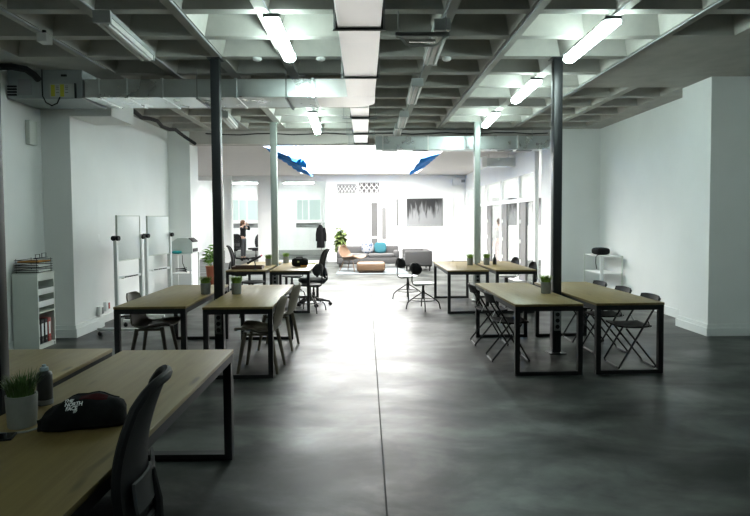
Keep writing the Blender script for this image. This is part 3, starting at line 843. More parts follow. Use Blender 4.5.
def stool(seat_m, sh=.47, back=True):
    t = thing('swivel_stool', 'x', 'stool'); dz = sh-.47
    def s_(u, v):
        a = 2*PI*u; r_ = max(v, .02)*(.20+.015*math.cos(a)**2)
        return (r_*math.cos(a), r_*math.sin(a), sh-.012+.014*v*v)
    MB().lathe([(.02, -.012), (.17, -.012), (.20, -.004), (.205, .008), (.195, .016), (.10, .006), (.01, .002)], (0, 0, sh-.004), 24).build('seat', seat_m, t)
    def b_(u, v):
        a = (u-.5)*2; c_ = (v-.5)*2
        return (-.225+.05*a*a-.012*c_, a*.175*math.sqrt(max(.02, 1-.88*c_*c_)), .745+dz+.10*c_)
    if back: MB().sheet(b_, 12, 10, .012).build('backrest', M_plastic, t)
    if back: MB().tube([(-.02, 0, sh-.03), (-.16, 0, sh-.035), (-.235, 0, sh-.005), (-.262, 0, sh+.06), (-.258, 0, sh+.18), (-.244, 0, sh+.33)], .011, 8).build('back_support', M_black, t)
    MB().cyl((0, 0, .20), (0, 0, sh-.016), .022, seg=12).cyl((0, 0, .19), (0, 0, .34), .032, seg=12).build('spindle', M_black, t)
    for k in range(4):
        a_ = PI/4+PI/2*k+.2; c_, s2 = math.cos(a_), math.sin(a_)
        MB().tube([(.025*c_, .025*s2, .30), (.13*c_, .13*s2, .235), (.24*c_, .24*s2, .16), (.285*c_, .285*s2, .115), (.30*c_, .30*s2, .06), (.31*c_, .31*s2, 0)], .011, 8).build('leg', M_black, t)
    MB().tube([(.215*math.cos(2*PI*k/28), .215*math.sin(2*PI*k/28), .168) for k in range(28)], .008, 6, closed=True).build('foot_ring', M_black, t)
    return t
def put(proto, loc, rz, label, group):
    loc = (loc[0], loc[1], 0)
    if not proto.get('used'):
        proto['used'] = 1; proto.location = loc; proto.rotation_euler.z = rz; proto['label'] = label; proto['group'] = group
        return proto
    o = dup(proto, loc, rz, label, group)
    return o
tc = task_chair()
g = 'black mesh-back task chairs'
put(tc, (-1.055, 2.17), PI+.18, 'black mesh-back task chair at the near edge of the foreground table', g)
put(tc, (-.98, 11.15), PI+.25, 'black mesh-back task chair with casters facing the duffel bag table', g)
put(tc, (-2.75, 13.0), .15, 'black task chair seen behind the dark wooden tray table', g)
put(tc, (-5.15, 22.75+.5), PI/2+.3, 'black task chair in the glass office in front of the standing person', g)
put(tc, (-4.35, 23.4), PI+.9, 'black task chair in the glass office, right of the standing person', g)
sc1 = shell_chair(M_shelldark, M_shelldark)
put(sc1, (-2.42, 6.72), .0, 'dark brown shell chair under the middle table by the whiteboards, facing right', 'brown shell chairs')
sc2 = shell_chair(M_shell, M_shell)
put(sc2, (-1.15, 6.38), PI-.06, 'beige-brown shell chair on the aisle side, nearer of the pair', 'brown shell chairs')
put(sc2, (-1.12, 7.48), PI-.10, 'beige-brown shell chair on the aisle side, farther of the pair', 'brown shell chairs')
fc = folding_chair(); g = 'black folding chairs'
put(fc, (1.66, 6.72), .0, 'black folding chair on the aisle side of the right table, nearer one', g)
put(fc, (1.63, 7.58), .0, 'black folding chair on the aisle side of the right table, farther one', g)
put(fc, (2.95, 6.40), PI, 'black folding chair on the wall side of the right table, nearest of three', g)
put(fc, (2.96, 7.10), PI, 'black folding chair on the wall side of the right table, middle of three', g)
put(fc, (2.93, 7.74), PI, 'black folding chair on the wall side of the right table, farthest of three', g)
st = stool(M_white); g = 'white-seated swivel stools'
put(st, (1.06, 10.53), .60, 'white-seated swivel stool left of the far right table, nearer one', g)
put(st, (.88, 11.86), .55, 'white-seated swivel stool left of the far right table, farther one', g)
put(st, (2.88, 11.72), PI+.2, 'white-seated swivel stool by the glass partition, farther of two', g)
put(st, (2.86, 10.45), PI+.1, 'white-seated swivel stool by the glass partition, nearer of two', g)
sb = stool(M_plastic, .48); g = 'black-seated swivel stools'
put(sb, (-.98, 10.36), PI-.5, 'black-seated swivel stool beside the duffel bag table in front of the task chair', g)
sb2 = stool(M_plastic, .58, False)
put(sb2, (-1.92, 9.98), PI/2, 'tall black-seated swivel stool at the front of the tray table', g)
put(sb, (-1.50, 12.0), PI/2+1.2, 'black-seated swivel stool half hidden behind the middle grass pots', g)

# ------------------------------------------------------------------ plants
def grass_pot(nb, ph, pr, gh, seed=1):
    rnd = random.Random(seed)
    t = thing('potted_grass', 'x', 'plant')
    MB().lathe([(pr*.86, 0), (pr*.9, .004), (pr, ph-.004), (pr, ph), (pr-.008, ph), (pr-.010, ph-.02), (.01, ph-.02)], (0, 0, 0), 24).build('pot', M_pot, t)
    MB().lathe([(.005, -.006), (pr-.012, -.006), (pr-.0125, 0), (.005, .004)], (0, 0, ph-.014), 20).build('soil', M_soil, t)
    m = MB()
    for k in range(nb):
        a = rnd.uniform(0, 2*PI); r_ = pr*.8*math.sqrt(rnd.random()); lean = rnd.uniform(.1, .95)*gh*.75; h = gh*rnd.uniform(.65, 1.05)
        a2 = a+rnd.uniform(-.7, .7); w_ = rnd.uniform(.0016, .003)*(1.9 if nb < 200 else 1)
        b0 = Vector((r_*math.cos(a), r_*math.sin(a), ph-.014)); d = Vector((math.cos(a2), math.sin(a2), 0)); q = Vector((-d.y, d.x, 0))*w_
        p1 = b0+d*lean*.3+Vector((0, 0, h*.55)); p2 = b0+d*lean+Vector((0, 0, h))
        v = [m.bm.verts.new(p) for p in (b0-q, b0+q, p1+q, p1-q, p2)]
        m.bm.faces.new((v[0], v[1], v[2], v[3])); m.bm.faces.new((v[3], v[2], v[4]))
    f = m.build('grass', M_grass if nb < 200 else M_grassdark, t, False)
    return t
gp = grass_pot(260, .15, .068, .12, 3)
gp.location = (-1.512, 2.56, TZ); gp.scale = (.93, .93, .93); gp['label'] = 'grey pot of dark green grass on the foreground table at the left edge'; gp['group'] = 'grey pots of grass'
g2 = grass_pot(190, .135, .062, .10, 5)
pots = [(-1.925, 7.06, 'grey pot of short grass left of the left dark column', 0), (-1.55, 7.04, 'grey pot of short grass right of the left dark column', 1),
        (2.15, 6.86, 'grey pot of short grass just left of the right dark column', 2),
        (-1.87, 11.36, 'grey pot of grass left of the pale left column, beside the tray', 3), (-1.61, 11.95, 'grey pot of grass right of the pale left column', 4),
        (2.01, 11.05, 'grey pot of grass left of the pale right column', 5), (2.335, 11.10, 'grey pot of grass right of the pale right column, beside dark bottle', 6)]
for k, (x, y, l, r_) in enumerate(pots):
    if k == 0:
        g2.location = (x, y, TZ); g2['label'] = l; g2['group'] = 'grey pots of grass'
    else: dup(g2, (x, y, TZ), r_*.9, l, 'grey pots of grass')

def leafy(loc, label, name, nleaf, rad, z0, z1, lm, potm, pr, ph, lw, drop, seed):
    rnd = random.Random(seed); t = thing(name, label, 'plant', loc)
    MB().lathe([(pr*.75, 0), (pr, ph-.03), (pr*1.06, ph-.03), (pr*1.06, ph), (pr*.9, ph), (pr*.88, ph-.04), (.01, ph-.04)], (0, 0, 0), 20).build('pot', potm, t)
    m = MB(); stems = []
    for k in range(7):
        a = 2*PI*k/7; e = Vector((rad*.55*math.cos(a), rad*.55*math.sin(a), z0+(z1-z0)*rnd.uniform(.6, .98)))
        b0 = Vector((pr*.4*math.cos(a), pr*.4*math.sin(a), ph-.04)); stems.append((b0, e)); m.tube([b0, (b0+e)/2+Vector((0, 0, .06)), e], .006, 6)
    m.build('stem', M_leaf, t)
    m = MB()
    for k in range(nleaf):
        b0, e = rnd.choice(stems); s = rnd.uniform(.25, 1); c = b0.lerp(e, s)
        a = rnd.uniform(0, 2*PI); d = Vector((math.cos(a), math.sin(a), rnd.uniform(-drop, .6))).normalized(); q = d.cross(Vector((0, 0, 1))).normalized()
        l = rad*rnd.uniform(.5, 1); w_ = lw*rnd.uniform(.7, 1.2)
        v = [m.bm.verts.new(p) for p in (c, c+d*l*.45+q*w_, c+d*l-Vector((0, 0, l*.25)), c+d*l*.45-q*w_)]
        m.bm.faces.new((v[0], v[1], v[2])); m.bm.faces.new((v[0], v[2], v[3]))
    m.build('foliage', lm, t, False)
leafy((-.88, 21.4, 0), 'tall bushy green plant standing by the bright far wall', 'potted_plant', 700, .24, .25, 1.40, M_leafpale, mat('dark_pot', (.05, .06, .05), .6), .13, .22, .045, .5, 11)
leafy((-3.60, 13.9, 0), 'bright green palm in a terracotta pot behind the left dark column', 'potted_palm', 170, .24, .5, 1.16, M_leaf, M_terra, .17, .55, .022, .2, 12)

# ------------------------------------------------------------------ left cabinet and its contents
cb = thing('cabinet', 'grey-white open cabinet against the left wall holding binders', 'cabinet', (-4.31, 7.64, 0))
x0, x1, y0, y1, hh = -.16, .16, -.20, .20, .98
m = MB().bb(x0, x1, y0, y0+.018, 0, hh-.02).bb(x0, x1, y1-.018, y1, 0, hh-.02).bb(x0, x0+.01, y0+.018, y1-.018, .0, hh-.02)
m.build('body', M_cab, cb, False)
MB().bb(x0-.003, x1+.006, y0-.004, y1+.004, hh-.02, hh).build('top', M_cab, cb, False)
MB().bb(x0+.01, x1, y0+.018, y1-.018, .04, .06).bb(x0+.01, x1-.01, y0+.018, y1-.018, 0, .04).build('shelf', M_cab, cb, False)
MB().bb(x0+.01, x1, y0+.018, y1-.018, .46, .478).build('shelf', M_cab, cb, False)
for z in (.54, .70):
    m = MB().bb(x0+.02, x1, y0+.02, y1-.02, z, z+.008).bb(x1-.01, x1, y0+.02, y1-.02, z+.008, z+.075)
    for y in (y0+.02, y1-.028): m.bb(x0+.02, x1-.01, y, y+.008, z+.008, z+.075)
    m.build('tray', M_white, cb, False)
MB().bb(x1-.012, x1, y0+.018, y1-.018, hh-.10, hh-.02).build('fascia', M_cab, cb, False)
for k, (mm, lab) in enumerate(((M_plastic, 'black ring binder with white spine label, nearest in the cabinet'), (M_plastic, 'black ring binder with white spine label, second in the cabinet'), (M_plastic, 'black ring binder with white spine label, beside the red binder'), (M_red, 'red ring binder at the far end of the cabinet shelf'))):
    b_ = thing('ring_binder', lab, 'binder', (-4.31, 7.64-.16+.085*k, .0605), 0, 'ring binders in the cabinet')
    MB().bb(-.13, .14, -.036, .036, 0, .31, .003).build('cover', mm, b_)
    MB().bb(.1402, .1412, -.022, .022, .10, .26).build('spine_label', M_paper, b_, False)
    MB().cyl((.1402, 0, .05), (.1415, 0, .05), .014, seg=12).build('finger_hole', M_chrome, b_)
for k in range(3):
    z = .981+.062*k
    b_ = thing('letter_tray', ['lowest black wire letter tray on the grey cabinet', 'middle black wire letter tray on the grey cabinet', 'topmost black wire letter tray on the grey cabinet'][k], 'tray', (-4.31, 7.64, z), 0, 'stacked wire letter trays')
    m = MB()
    for s in (-1, 1):
        m.tube([(-.14, s*.17, .010), (.16, s*.17, .010)], .004, 6).tube([(-.14, s*.17, .038), (.16, s*.17, .038)], .004, 6)
    for x in (-.14, .16): m.tube([(x, -.17, .010), (x, .17, .010)], .004, 6)
    m.tube([(-.14, -.17, .038), (-.14, .17, .038)], .004, 6)
    for j in range(9): m.tube([(-.14, -.14+.035*j, .010), (.16, -.14+.035*j, .010)], .002, 4)
    for x in (-.12, .14):
        for s in (-1, 1): m.tube([(x, s*.17, 0), (x, s*.17, .058)], .004, 6)
    m.build('wire_frame', M_plastic, b_)
    MB().bb(-.12, .15, -.14, .14, .0145, .028).build('papers', M_paper if k < 2 else M_orange, b_, False)
b_ = thing('wire_stand', 'small black wire handle frame on top of the letter trays', 'stand', (-4.31, 7.64, 1.166))
MB().tube([(.10, -.12, .0), (.10, -.12, .05), (.10, -.02, .05), (.10, -.02, 0)], .004, 6).tube([(.10, .03, .0), (.10, .03, .06), (.10, .13, .06), (.10, .13, 0)], .004, 6).bb(.08, .12, -.13, .14, 0, .006).build('wire_frame', M_plastic, b_)

# ------------------------------------------------------------------ whiteboards
def whiteboard():
    t = thing('whiteboard', 'x', 'whiteboard')
    for s in (-1, 1):
        MB().bb(-.025, .025, s*.35-.025, s*.35+.025, .115, 1.42, .004).build('post', M_white, t)
        MB().bb(-.30, .30, s*.35-.02, s*.35+.02, .075, .115, .004).build('foot', M_white, t)
        for x in (-.27, .27):
            MB().cyl((x, s*.35-.012, .0302), (x, s*.35+.012, .0302), .03, seg=14).cyl((x, s*.35, .03), (x, s*.35, .075), .008, seg=8).build('caster', M_plastic, t)
        MB().cyl((-.01, s*.362-.02*s, 1.395), (-.01, s*.40, 1.395), .035, seg=16).cyl((.025, s*.36, 1.395), (.06, s*.36, 1.395), .035, seg=16).each('knob', M_plastic, t)
    MB().bb(-.015, .015, -.325, .325, .81, .84, .003).bb(.015, .055, -.25, .25, .81, .818).build('pen_tray', M_white, t)
    MB().bb(-.010, .010, -.315, .315, 1.07, 1.71, .003).build('board', mat('gloss_board', (.86, .87, .87), .3, var=.01), t)
    m = MB().bb(-.014, .014, -.325, -.313, 1.06, 1.72).bb(-.014, .014, .313, .325, 1.06, 1.72).bb(-.014, .014, -.313, .313, 1.06, 1.075).bb(-.014, .014, -.313, .313, 1.705, 1.72)
    m.build('board_frame', M_cab, t, False)
    m = MB()
    for k in range(3): m.cyl((.035, -.18+.13*k, .826), (.035, -.08+.13*k, .826), .008, seg=8)
    m.each('pen', M_plastic, t)
    return t
wb = whiteboard()
wb.location = (-3.48, 8.66, 0); wb.rotation_euler.z = -.12; wb['label'] = 'wheeled whiteboard on white posts, nearer of the two along the left wall'; wb['group'] = 'wheeled whiteboards'
dup(wb, (-3.47, 9.87, 0), -.22, 'wheeled whiteboard on white posts, farther one next to the white cart', 'wheeled whiteboards')

# cart with printer at the back left corner
ct = thing('shelf_cart', 'white shelf cart in the far left corner below the grey machine', 'cart', (-3.77, 12.2, 0))
m = MB()
for z in (.10, .53, .93): MB().bb(-.21, .21, -.28, .28, z, z+.025, .003).build('shelf', M_white, ct)
for sx in (-1, 1):
    for sy in (-1, 1): MB().bb(sx*.225-.016, sx*.225+.016, sy*.295-.016, sy*.295+.016, .06, .96).build('post', M_white, ct, False)
for sx in (-1, 1):
    for sy in (-1, 1): MB().cyl((sx*.225-.01, sy*.295, .0302), (sx*.225+.01, sy*.295, .0302), .03, seg=12).cyl((sx*.225, sy*.295, .03), (sx*.225, sy*.295, .06), .007, seg=6).build('caster', M_plastic, ct)
pr = thing('desktop_printer', 'pale grey machine with rounded top on the white shelf cart', 'printer', (-3.74, 12.22, .9555))
m = MB(); n = 10
P0 = [(-.22, 0), (.20, 0)]+[(.20-.0*k, 0+.20*k) for k in (1,)]+[(.06+.14*math.cos(PI/2*k/n), .20+.12*math.sin(PI/2*k/n)) for k in range(1, n+1)]+[(-.10, .32), (-.22, .24)]
A = [m.bm.verts.new((x, -.18, z)) for x, z in P0]; B = [m.bm.verts.new((x, .22, z)) for x, z in P0]
m.bm.faces.new(A); m.bm.faces.new(B[::-1])
for k in range(len(P0)): m.bm.faces.new((A[k], B[k], B[(k+1) % len(P0)], A[(k+1) % len(P0)]))
m.build('casing', mat('printer_grey', (.52, .56, .54), .45), pr)
MB().box((.17, .0, .275), (.12, .36, .02), Euler((0, .7, 0)), .004).build('handle', M_plastic, pr)
MB().bb(.2005, .212, -.14, .18, .03, .10).build('output_slot', M_plastic, pr, False)
tag(MB().ell((0, 0, .032), (.20, .10, .064), 3).build('pouch', M_tealbox, loc=(-3.84, 11.975, .9555), rotz=.2), 'small teal pouch on the front of the white shelf cart', 'pouch')
tag(MB().lathe([(.03, 0), (.032, .09), (.015, .10), (.012, .13)], (0, 0, 0), 14).build('small_bottle', M_paper, loc=(-3.965, 11.95, .9555)), 'small white bottle beside the teal pouch on the cart', 'bottle')
ch = thing('cable_coil', 'black coiled cable on the middle shelf of the white cart', 'cable', (-3.80, 12.12, .5555))
MB().tube([(.11*math.cos(.5*k), .10*math.sin(.5*k), .012+.0035*k) for k in range(26)], .010, 6).build('coil', M_plastic, ch)
MB().tube([(.10, 0, .02), (.03, .0, .2), (.02, .02, .36)], .008, 6).build('lead', M_plastic, ch)

# wire shelf at the back right corner
ws = thing('shelf_unit', 'white open metal shelf in the back right corner', 'shelf', (4.84, 11.75, 0))
for z in (.12, .52, .86): MB().bb(-.19, .19, -.44, .44, z, z+.02, .003).build('shelf', M_white, ws)
for sx in (-1, 1):
    for sy in (-1, 1):
        w_ = .030 if (sx < 0 and sy < 0) else .012
        MB().bb(sx*.2-w_, sx*.2+w_, sy*.45-.012, sy*.45+.012, 0, .89).build('post', M_white if w_ > .02 else M_cab, ws, False)
tag(MB().ell((0, 0, .075), (.30, .36, .15), 3.2).build('black_case', M_bag, loc=(4.82, 11.80, .8805), rotz=.1), 'black soft case lying on top of the white corner shelf', 'case')
tag(MB().tube([(4.72, 11.62, .893), (4.66, 11.56, .893), (4.612, 11.52, .86), (4.60, 11.50, .74), (4.615, 11.49, .62)], .008, 6).build('hanging_cable', M_plastic), 'dark cable hanging off the front of the white corner shelf', 'cable')

# ------------------------------------------------------------------ things on the foreground table
def bag():
    t = thing('zip_bag', 'black nylon zip bag with white lettering on the foreground table', 'bag', (-1.230, 2.525, TZ+.0005), .28)
    t.scale = (.90, .95, .97)
    m = MB(); rnd = random.Random(4); nx, na = 26, 24
    rings = []
    for i in range(nx+1):
        u = i/nx; x = -.195+.39*u
        e = math.sqrt(max(.0, 1-abs((u-.52)*2.06)**(3.0 if u < .52 else 7)))
        e = max(e, .12)
        hy = .088*e*(.82+.18*u); hz = (.118+.028*math.sin(PI*min(1, u*1.02)))*(.55+.45*e)*(.72+.28*min(1, u*2.2))
        ring = []
        for k in range(na):
            a = 2*PI*k/na; c_, s_ = math.cos(a), math.sin(a)
            y = hy*math.copysign(abs(c_)**.75, c_); z = hz/2*(1+math.copysign(abs(s_)**.75, s_))
            w_ = .0045*math.sin(x*55+a*3)+.0035*math.sin(x*31-a*5)
            ring.append(m.bm.verts.new((x, y+w_*c_, max(0, z+w_*max(0, s_)))))
        rings.append(ring)
    for a, b in zip(rings, rings[1:]):
        for k in range(na): m.bm.faces.new((a[k], a[(k+1) % na], b[(k+1) % na], b[k]))
    m.bm.faces.new(rings[0][::-1]); m.bm.faces.new(rings[-1])
    body = m.build('bag_body', M_bag, t)
    bvh = BVHTree.FromPolygons([v.co.copy() for v in body.data.vertices], [p.vertices[:] for p in body.data.polygons])
    def drape(me, off):
        for v in me.vertices:
            h = bvh.ray_cast(Vector((v.co.x, -1+.707*v.co.y, 1.04+.707*v.co.y)), Vector((0, .707, -.707)))
            if h[0]: v.co = h[0]+h[1]*off
    def text(body_, size, xy, rot):
        cu = bpy.data.curves.new('t', 'FONT'); cu.body = body_; cu.size = size; cu.resolution_u = 2; cu.space_character = .95; cu.offset = .0008
        o = bpy.data.objects.new('t', cu); C.objects.link(o); o.location = (*xy, 0); o.rotation_euler.z = rot
        bpy.context.view_layer.update()
        me = bpy.data.meshes.new_from_object(o.evaluated_get(bpy.context.evaluated_depsgraph_get())); me.transform(o.matrix_world)
        bpy.data.objects.remove(o); return me
    m = MB()
    for k, s in enumerate(('THE', 'NORTH', 'FACE')):
        me = text(s, .0235, (-.072+.005*k, .036-.0195*k), -.15)
        m.bm.from_mesh(me)
    # dome mark: three quarter arcs
    for r_ in (.006, .010, .014):
        for k in range(6):
            a0, a1 = PI/2*k/6, PI/2*(k+1)/6; c0 = Vector((-.010, -.020, 0))
            p = [(c0.x-rr_*math.cos(a), c0.y+rr_*math.sin(a), 0) for a, rr_ in ((a0, r_), (a1, r_), (a1, r_+.002), (a0, r_+.002))]
            m.quad(p)
    bmesh.ops.subdivide_edges(m.bm, edges=[e for e in m.bm.edges if e.calc_length() > .012], cuts=2)
    bmesh.ops.triangulate(m.bm, faces=m.bm.faces[:])
    me = bpy.data.meshes.new('lettering'); m.bm.to_mesh(me); m.bm.free(); drape(me, .0022)
    me.materials.append(M_logo)
    o = bpy.data.objects.new('white_lettering', me); C.objects.link(o); o.parent = t
    # dark red panel
    m = MB(); bmesh.ops.create_grid(m.bm, x_segments=12, y_segments=8, size=1)
    bmesh.ops.transform(m.bm, matrix=Matrix.Translation((.055, .055, 0)) @ Matrix.Diagonal((.06, .022, 1, 1)), verts=m.bm.verts[:])
    me = bpy.data.meshes.new('red_panel'); m.bm.to_mesh(me); m.bm.free(); drape(me, .0018); me.materials.append(M_darkred)
    o = bpy.data.objects.new('red_panel', me); C.objects.link(o); o.parent = t
    # zip along the top
    m = MB(); pts = []
    for k in range(15):
        x = -.16+.32*k/14; h = bvh.ray_cast(Vector((x, .035, 1)), Vector((0, 0, -1))); pts.append(h[0]+h[1]*.002)
    m.tube(pts, .0035, 6).build('zip', M_plastic, t)
bag()
o = MB().tube([(-1.065, 2.72, .80), (-1.045, 2.70, .785), (-1.03, 2.675, .77), (-1.02, 2.65, .763)], .016, 10, rads=[.012, .017, .016, .010]).build('rolled_cloth', M_cream)
tag(o, 'cream rolled cloth sticking out behind the right end of the zip bag', 'cloth')
mg = MB()
mg.sheet(lambda u, v: (-.11+.22*u, -.075+.15*v, .012+.006*math.sin(6*u)), 8, 4, .012)
tag(mg.build('magazine', M_greygreen, loc=(-1.33, 2.755, TZ), rotz=.2), 'grey-green folded magazine lying behind the black zip bag', 'magazine')
cn = thing('spray_can', 'dark spray can with a pale cap beside the grass pot', 'can', (-1.575, 2.86, TZ))
MB().lathe([(.034, 0), (.036, .004), (.036, .145), (.033, .155), (.018, .166)], (0, 0, 0), 22).build('can_body', M_can, cn)
MB().lathe([(.018, .166), (.020, .168), (.019, .182), (.010, .186), (.009, .196), (.003, .197)], (0, 0, 0), 16).build('cap', M_cap, cn)
MB().lathe([(.0365, .003), (.0368, .004), (.0368, .026), (.0365, .027)], (0, 0, 0), 22).build('base_band', M_grey, cn)
ph = thing('phone', 'black phone lying at the left edge of the foreground table', 'phone', (-1.535, 2.40, TZ), .25)
MB().bb(-.075, .075, -.04, .04, .0003, .010, .003).build('phone_body', M_plastic, ph)
MB().bb(-.068, .068, -.035, .035, .0101, .0106).build('screen', mat('black_glass', (.004, .004, .005), .08), ph, False)
pts = [(-1.60, 2.44, TZ+.005), (-1.56, 2.455, TZ+.005), (-1.50, 2.45, TZ+.005), (-1.44, 2.47, TZ+.005), (-1.405, 2.53, TZ+.005), (-1.41, 2.60, TZ+.005), (-1.44, 2.66, TZ+.005)]
tag(MB().tube(pts, .0045, 6).build('charging_cable', M_grey), 'thin grey cable curling around the foreground grass pot', 'cable')

# ------------------------------------------------------------------ things on the far tables
dl = thing('serving_tray', 'dark brown wooden tray on the far left table', 'tray', (-2.13, 10.62, TZ))
m = MB().bb(-.26, .28, -.14, .14, 0, .012).bb(-.26, .28, -.14, -.128, .012, .055).bb(-.26, .28, .128, .14, .012, .055).bb(-.26, -.248, -.128, .128, .012, .055).bb(.268, .28, -.128, .128, .012, .055)
m.build('tray_body', M_brownwood, dl, False)
la = thing('desk_lamp', 'small black desk lamp with tilted arm and pink tip on tray table', 'lamp', (-1.95, 10.40, TZ))
MB().lathe([(.05, 0), (.05, .008), (.012, .014)], (0, 0, 0), 18).build('base', M_black, la)
MB().tube([(0, 0, .01), (0, 0, .10), (-.01, 0, .15), (-.04, 0, .175)], .009, 8).build('pole', M_black, la)
MB().tube([(-.14, 0, .115), (-.04, 0, .17), (.10, 0, .245)], .018, 10, rads=[.022, .016, .02]).build('lamp_arm', M_black, la)
MB().tube([(.10, 0, .245), (.125, 0, .262)], .014, 8).build('tip', mat('pink_plastic', (.5, .08, .16), .5), la)
db = thing('duffel_bag', 'black duffel bag on the far table beside the task chair', 'bag', (-1.22, 11.0, TZ+.001))
MB().ell((0, 0, .085), (.31, .22, .17), 3.2, 28, 14).build('bag_body', M_bag, db)
MB().tube([(-.08, -.09, .13), (-.05, -.095, .185), (.05, -.095, .185), (.08, -.09, .13)], .010, 8).build('strap', M_bag, db)
MB().box((.085, -.112, .022), (.12, .014, .026), None, .004).build('orange_tab', M_orange, db)
MB().box((-.02, -.112, .10), (.035, .012, .03), None, .004).build('badge', M_yellowgreen, db)
tag(MB().bb(-.12, .12, -.16, .16, 0, .02, .002).build('folder', M_yellowgreen, loc=(-1.10, 11.75, TZ)), 'yellow-green folder lying at the back of the duffel bag table', 'folder')
bo = thing('bottle', 'slim dark bottle standing on the far right table', 'bottle', (2.50, 11.15, TZ))
MB().lathe([(.035, 0), (.037, .005), (.037, .10), (.030, .125), (.015, .15), (.013, .185)], (0, 0, 0), 18).build('bottle_body', M_can, bo)
MB().lathe([(.015, .185), (.015, .20), (.004, .201)], (0, 0, 0), 12).build('cap', M_plastic, bo)

# ------------------------------------------------------------------ lounge furniture
rug = MB().bb(-.85, 1.30, 17.15, 19.3, .0005, .014, .004).build('rug', M_rug); tag(rug, 'pale blue rug on the lounge floor under the coffee table', 'rug')
sf = thing('sofa', 'light grey two-seat sofa facing the camera by the far wall', 'sofa', (.12, 19.85, 0))
MB().box((0, 0, .24), (2.10, .82, .22), None, .04, 3).build('sofa_base', M_sofa, sf)
MB().box((0, .32, .53), (2.10, .20, .36), None, .05, 3).build('backrest', M_sofa, sf)
for s in (-1, 1): MB().box((s*.96, -.02, .45), (.18, .78, .24), None, .05, 3).build('armrest', M_sofa, sf)
for s in (-1, 1): MB().box((s*.44, -.10, .405), (.86, .62, .12), None, .04, 3).build('seat_cushion', M_sofa, sf)
for sx in (-1, 1):
    for sy in (-1, 1): MB().cyl((sx*.95, sy*.34, 0), (sx*.95, sy*.34, .135), .016, .024, 10).build('leg', M_door2, sf)
def cushion(x, label, m_):
    o = MB().ell((0, 0, .19), (.42, .13, .38), 3.4, 24, 14).build('cushion', m_, loc=(x, 19.885, .466)); o.rotation_euler.x = -.16
    tag(o, label, 'cushion', 'sofa cushions'); return o
def pattern_mat():
    m = bpy.data.materials.new('patterned_cloth'); m.use_nodes = True; N = m.node_tree.nodes; L = m.node_tree.links; b = N['Principled BSDF']
    tc_ = N.new('ShaderNodeTexCoord'); v = N.new('ShaderNodeTexVoronoi'); v.inputs['Scale'].default_value = 16; L.new(tc_.outputs['Object'], v.inputs['Vector'])
    cr = N.new('ShaderNodeValToRGB'); cr.color_ramp.interpolation = 'CONSTANT'
    cr.color_ramp.elements[0].color = (.012, .035, .09, 1); cr.color_ramp.elements[1].position = .42; cr.color_ramp.elements[1].color = (.17, .175, .19, 1)
    L.new(v.outputs['Distance'], cr.inputs['Fac']); L.new(cr.outputs['Color'], b.inputs['Base Color']); b.inputs['Roughness'].default_value = .85
    return m
cushion(.10, 'blue and white patterned cushion on the light grey sofa', pattern_mat())
cushion(.54, 'plain turquoise cushion on the light grey sofa', M_turq)
s2 = thing('sofa', 'darker grey sofa seen from its end, right of the coffee table', 'sofa', (1.68, 18.75, 0))
MB().box((0, 0, .26), (.86, 1.30, .24), None, .04, 3).build('sofa_base', M_sofa2, s2)
MB().box((.34, 0, .48), (.18, 1.30, .30), None, .05, 3).build('backrest', M_sofa2, s2)
for s in (-1, 1): MB().box((0, s*.60, .40), (.86, .16, .48), None, .045, 3).build('armrest', M_sofa2, s2)
MB().box((-.07, 0, .42), (.66, 1.0, .10), None, .035, 3).build('seat_cushion', M_sofa2, s2)
for sx in (-1, 1):
    for sy in (-1, 1): MB().cyl((sx*.36, sy*.56, 0), (sx*.36, sy*.56, .145), .018, .026, 10).build('leg', M_plastic, s2)
pf = thing('coffee_table', 'low round-edged pale wood coffee table on the rug', 'table', (.19, 17.75, .0145))
MB().box((0, 0, .175), (.86, .55, .27), None, .07, 4).build('block', M_birch, pf)
MB().bb(-.36, .36, -.20, .20, .0, .042).build('plinth', M_brownwood, pf, False)
wc = thing('lounge_chair', 'pale bentwood lounge chair left of the coffee table', 'chair', (-.40, 18.25, .0145), -.5)
def lf(u, v):
    a = (u-.5)*2
    prof = [(.34, .40), (.22, .40), (.0, .34), (-.2, .32), (-.30, .42), (-.38, .58), (-.45, .76)]
    s = v*6; i = min(int(s), 5); k = s-i
    x = prof[i][0]*(1-k)+prof[i+1][0]*k; z = prof[i][1]*(1-k)+prof[i+1][1]*k
    wv = .33*math.sqrt(max(.1, 1-max(0, (v-.7)/.32)**2))
    return (x+.10*a*a*v, a*wv, z+.13*abs(a)**2.2*(.4+.6*math.sin(PI*min(1, v*1.1))))
MB().sheet(lf, 14, 24, .022).build('seat_shell', M_birch, wc)
for sx in (-1, 1):
    for sy in (-1, 1): MB().tube([(sx*.16-.03, sy*.17, .325 if sx < 0 else .345), (sx*.27-.03, sy*.26, 0)], .016, 8).build('leg', M_birch, wc)

# coat stand with a dark coat
cs = thing('coat_stand', 'thin grey coat stand at the edge of the glass office', 'coat stand', (-1.60, 21.7, 0))
MB().cyl((0, 0, .015), (0, 0, 1.55), .014, seg=10).build('pole', M_grey, cs)
MB().lathe([(.17, 0), (.17, .012), (.03, .02)], (0, 0, 0), 20).build('base', M_grey, cs)
MB().tube([(-.14, 0, 1.50), (0, 0, 1.44), (.14, 0, 1.50)], .010, 8).build('hook', M_grey, cs)
m = MB(); rings = []
for i, (z, hx, hy) in enumerate(((.58, .20, .10), (.70, .20, .10), (.95, .185, .10), (1.15, .17, .09), (1.30, .155, .08), (1.38, .11, .065), (1.43, .06, .05))):
    rings.append([m.bm.verts.new((-.02+.72*hx*math.cos(2*PI*k/24)*(1+.10*math.sin(5*2*PI*k/24+i*.4)), -.14+hy*math.sin(2*PI*k/24)*(1+.12*math.sin(4*2*PI*k/24)), z)) for k in range(24)])
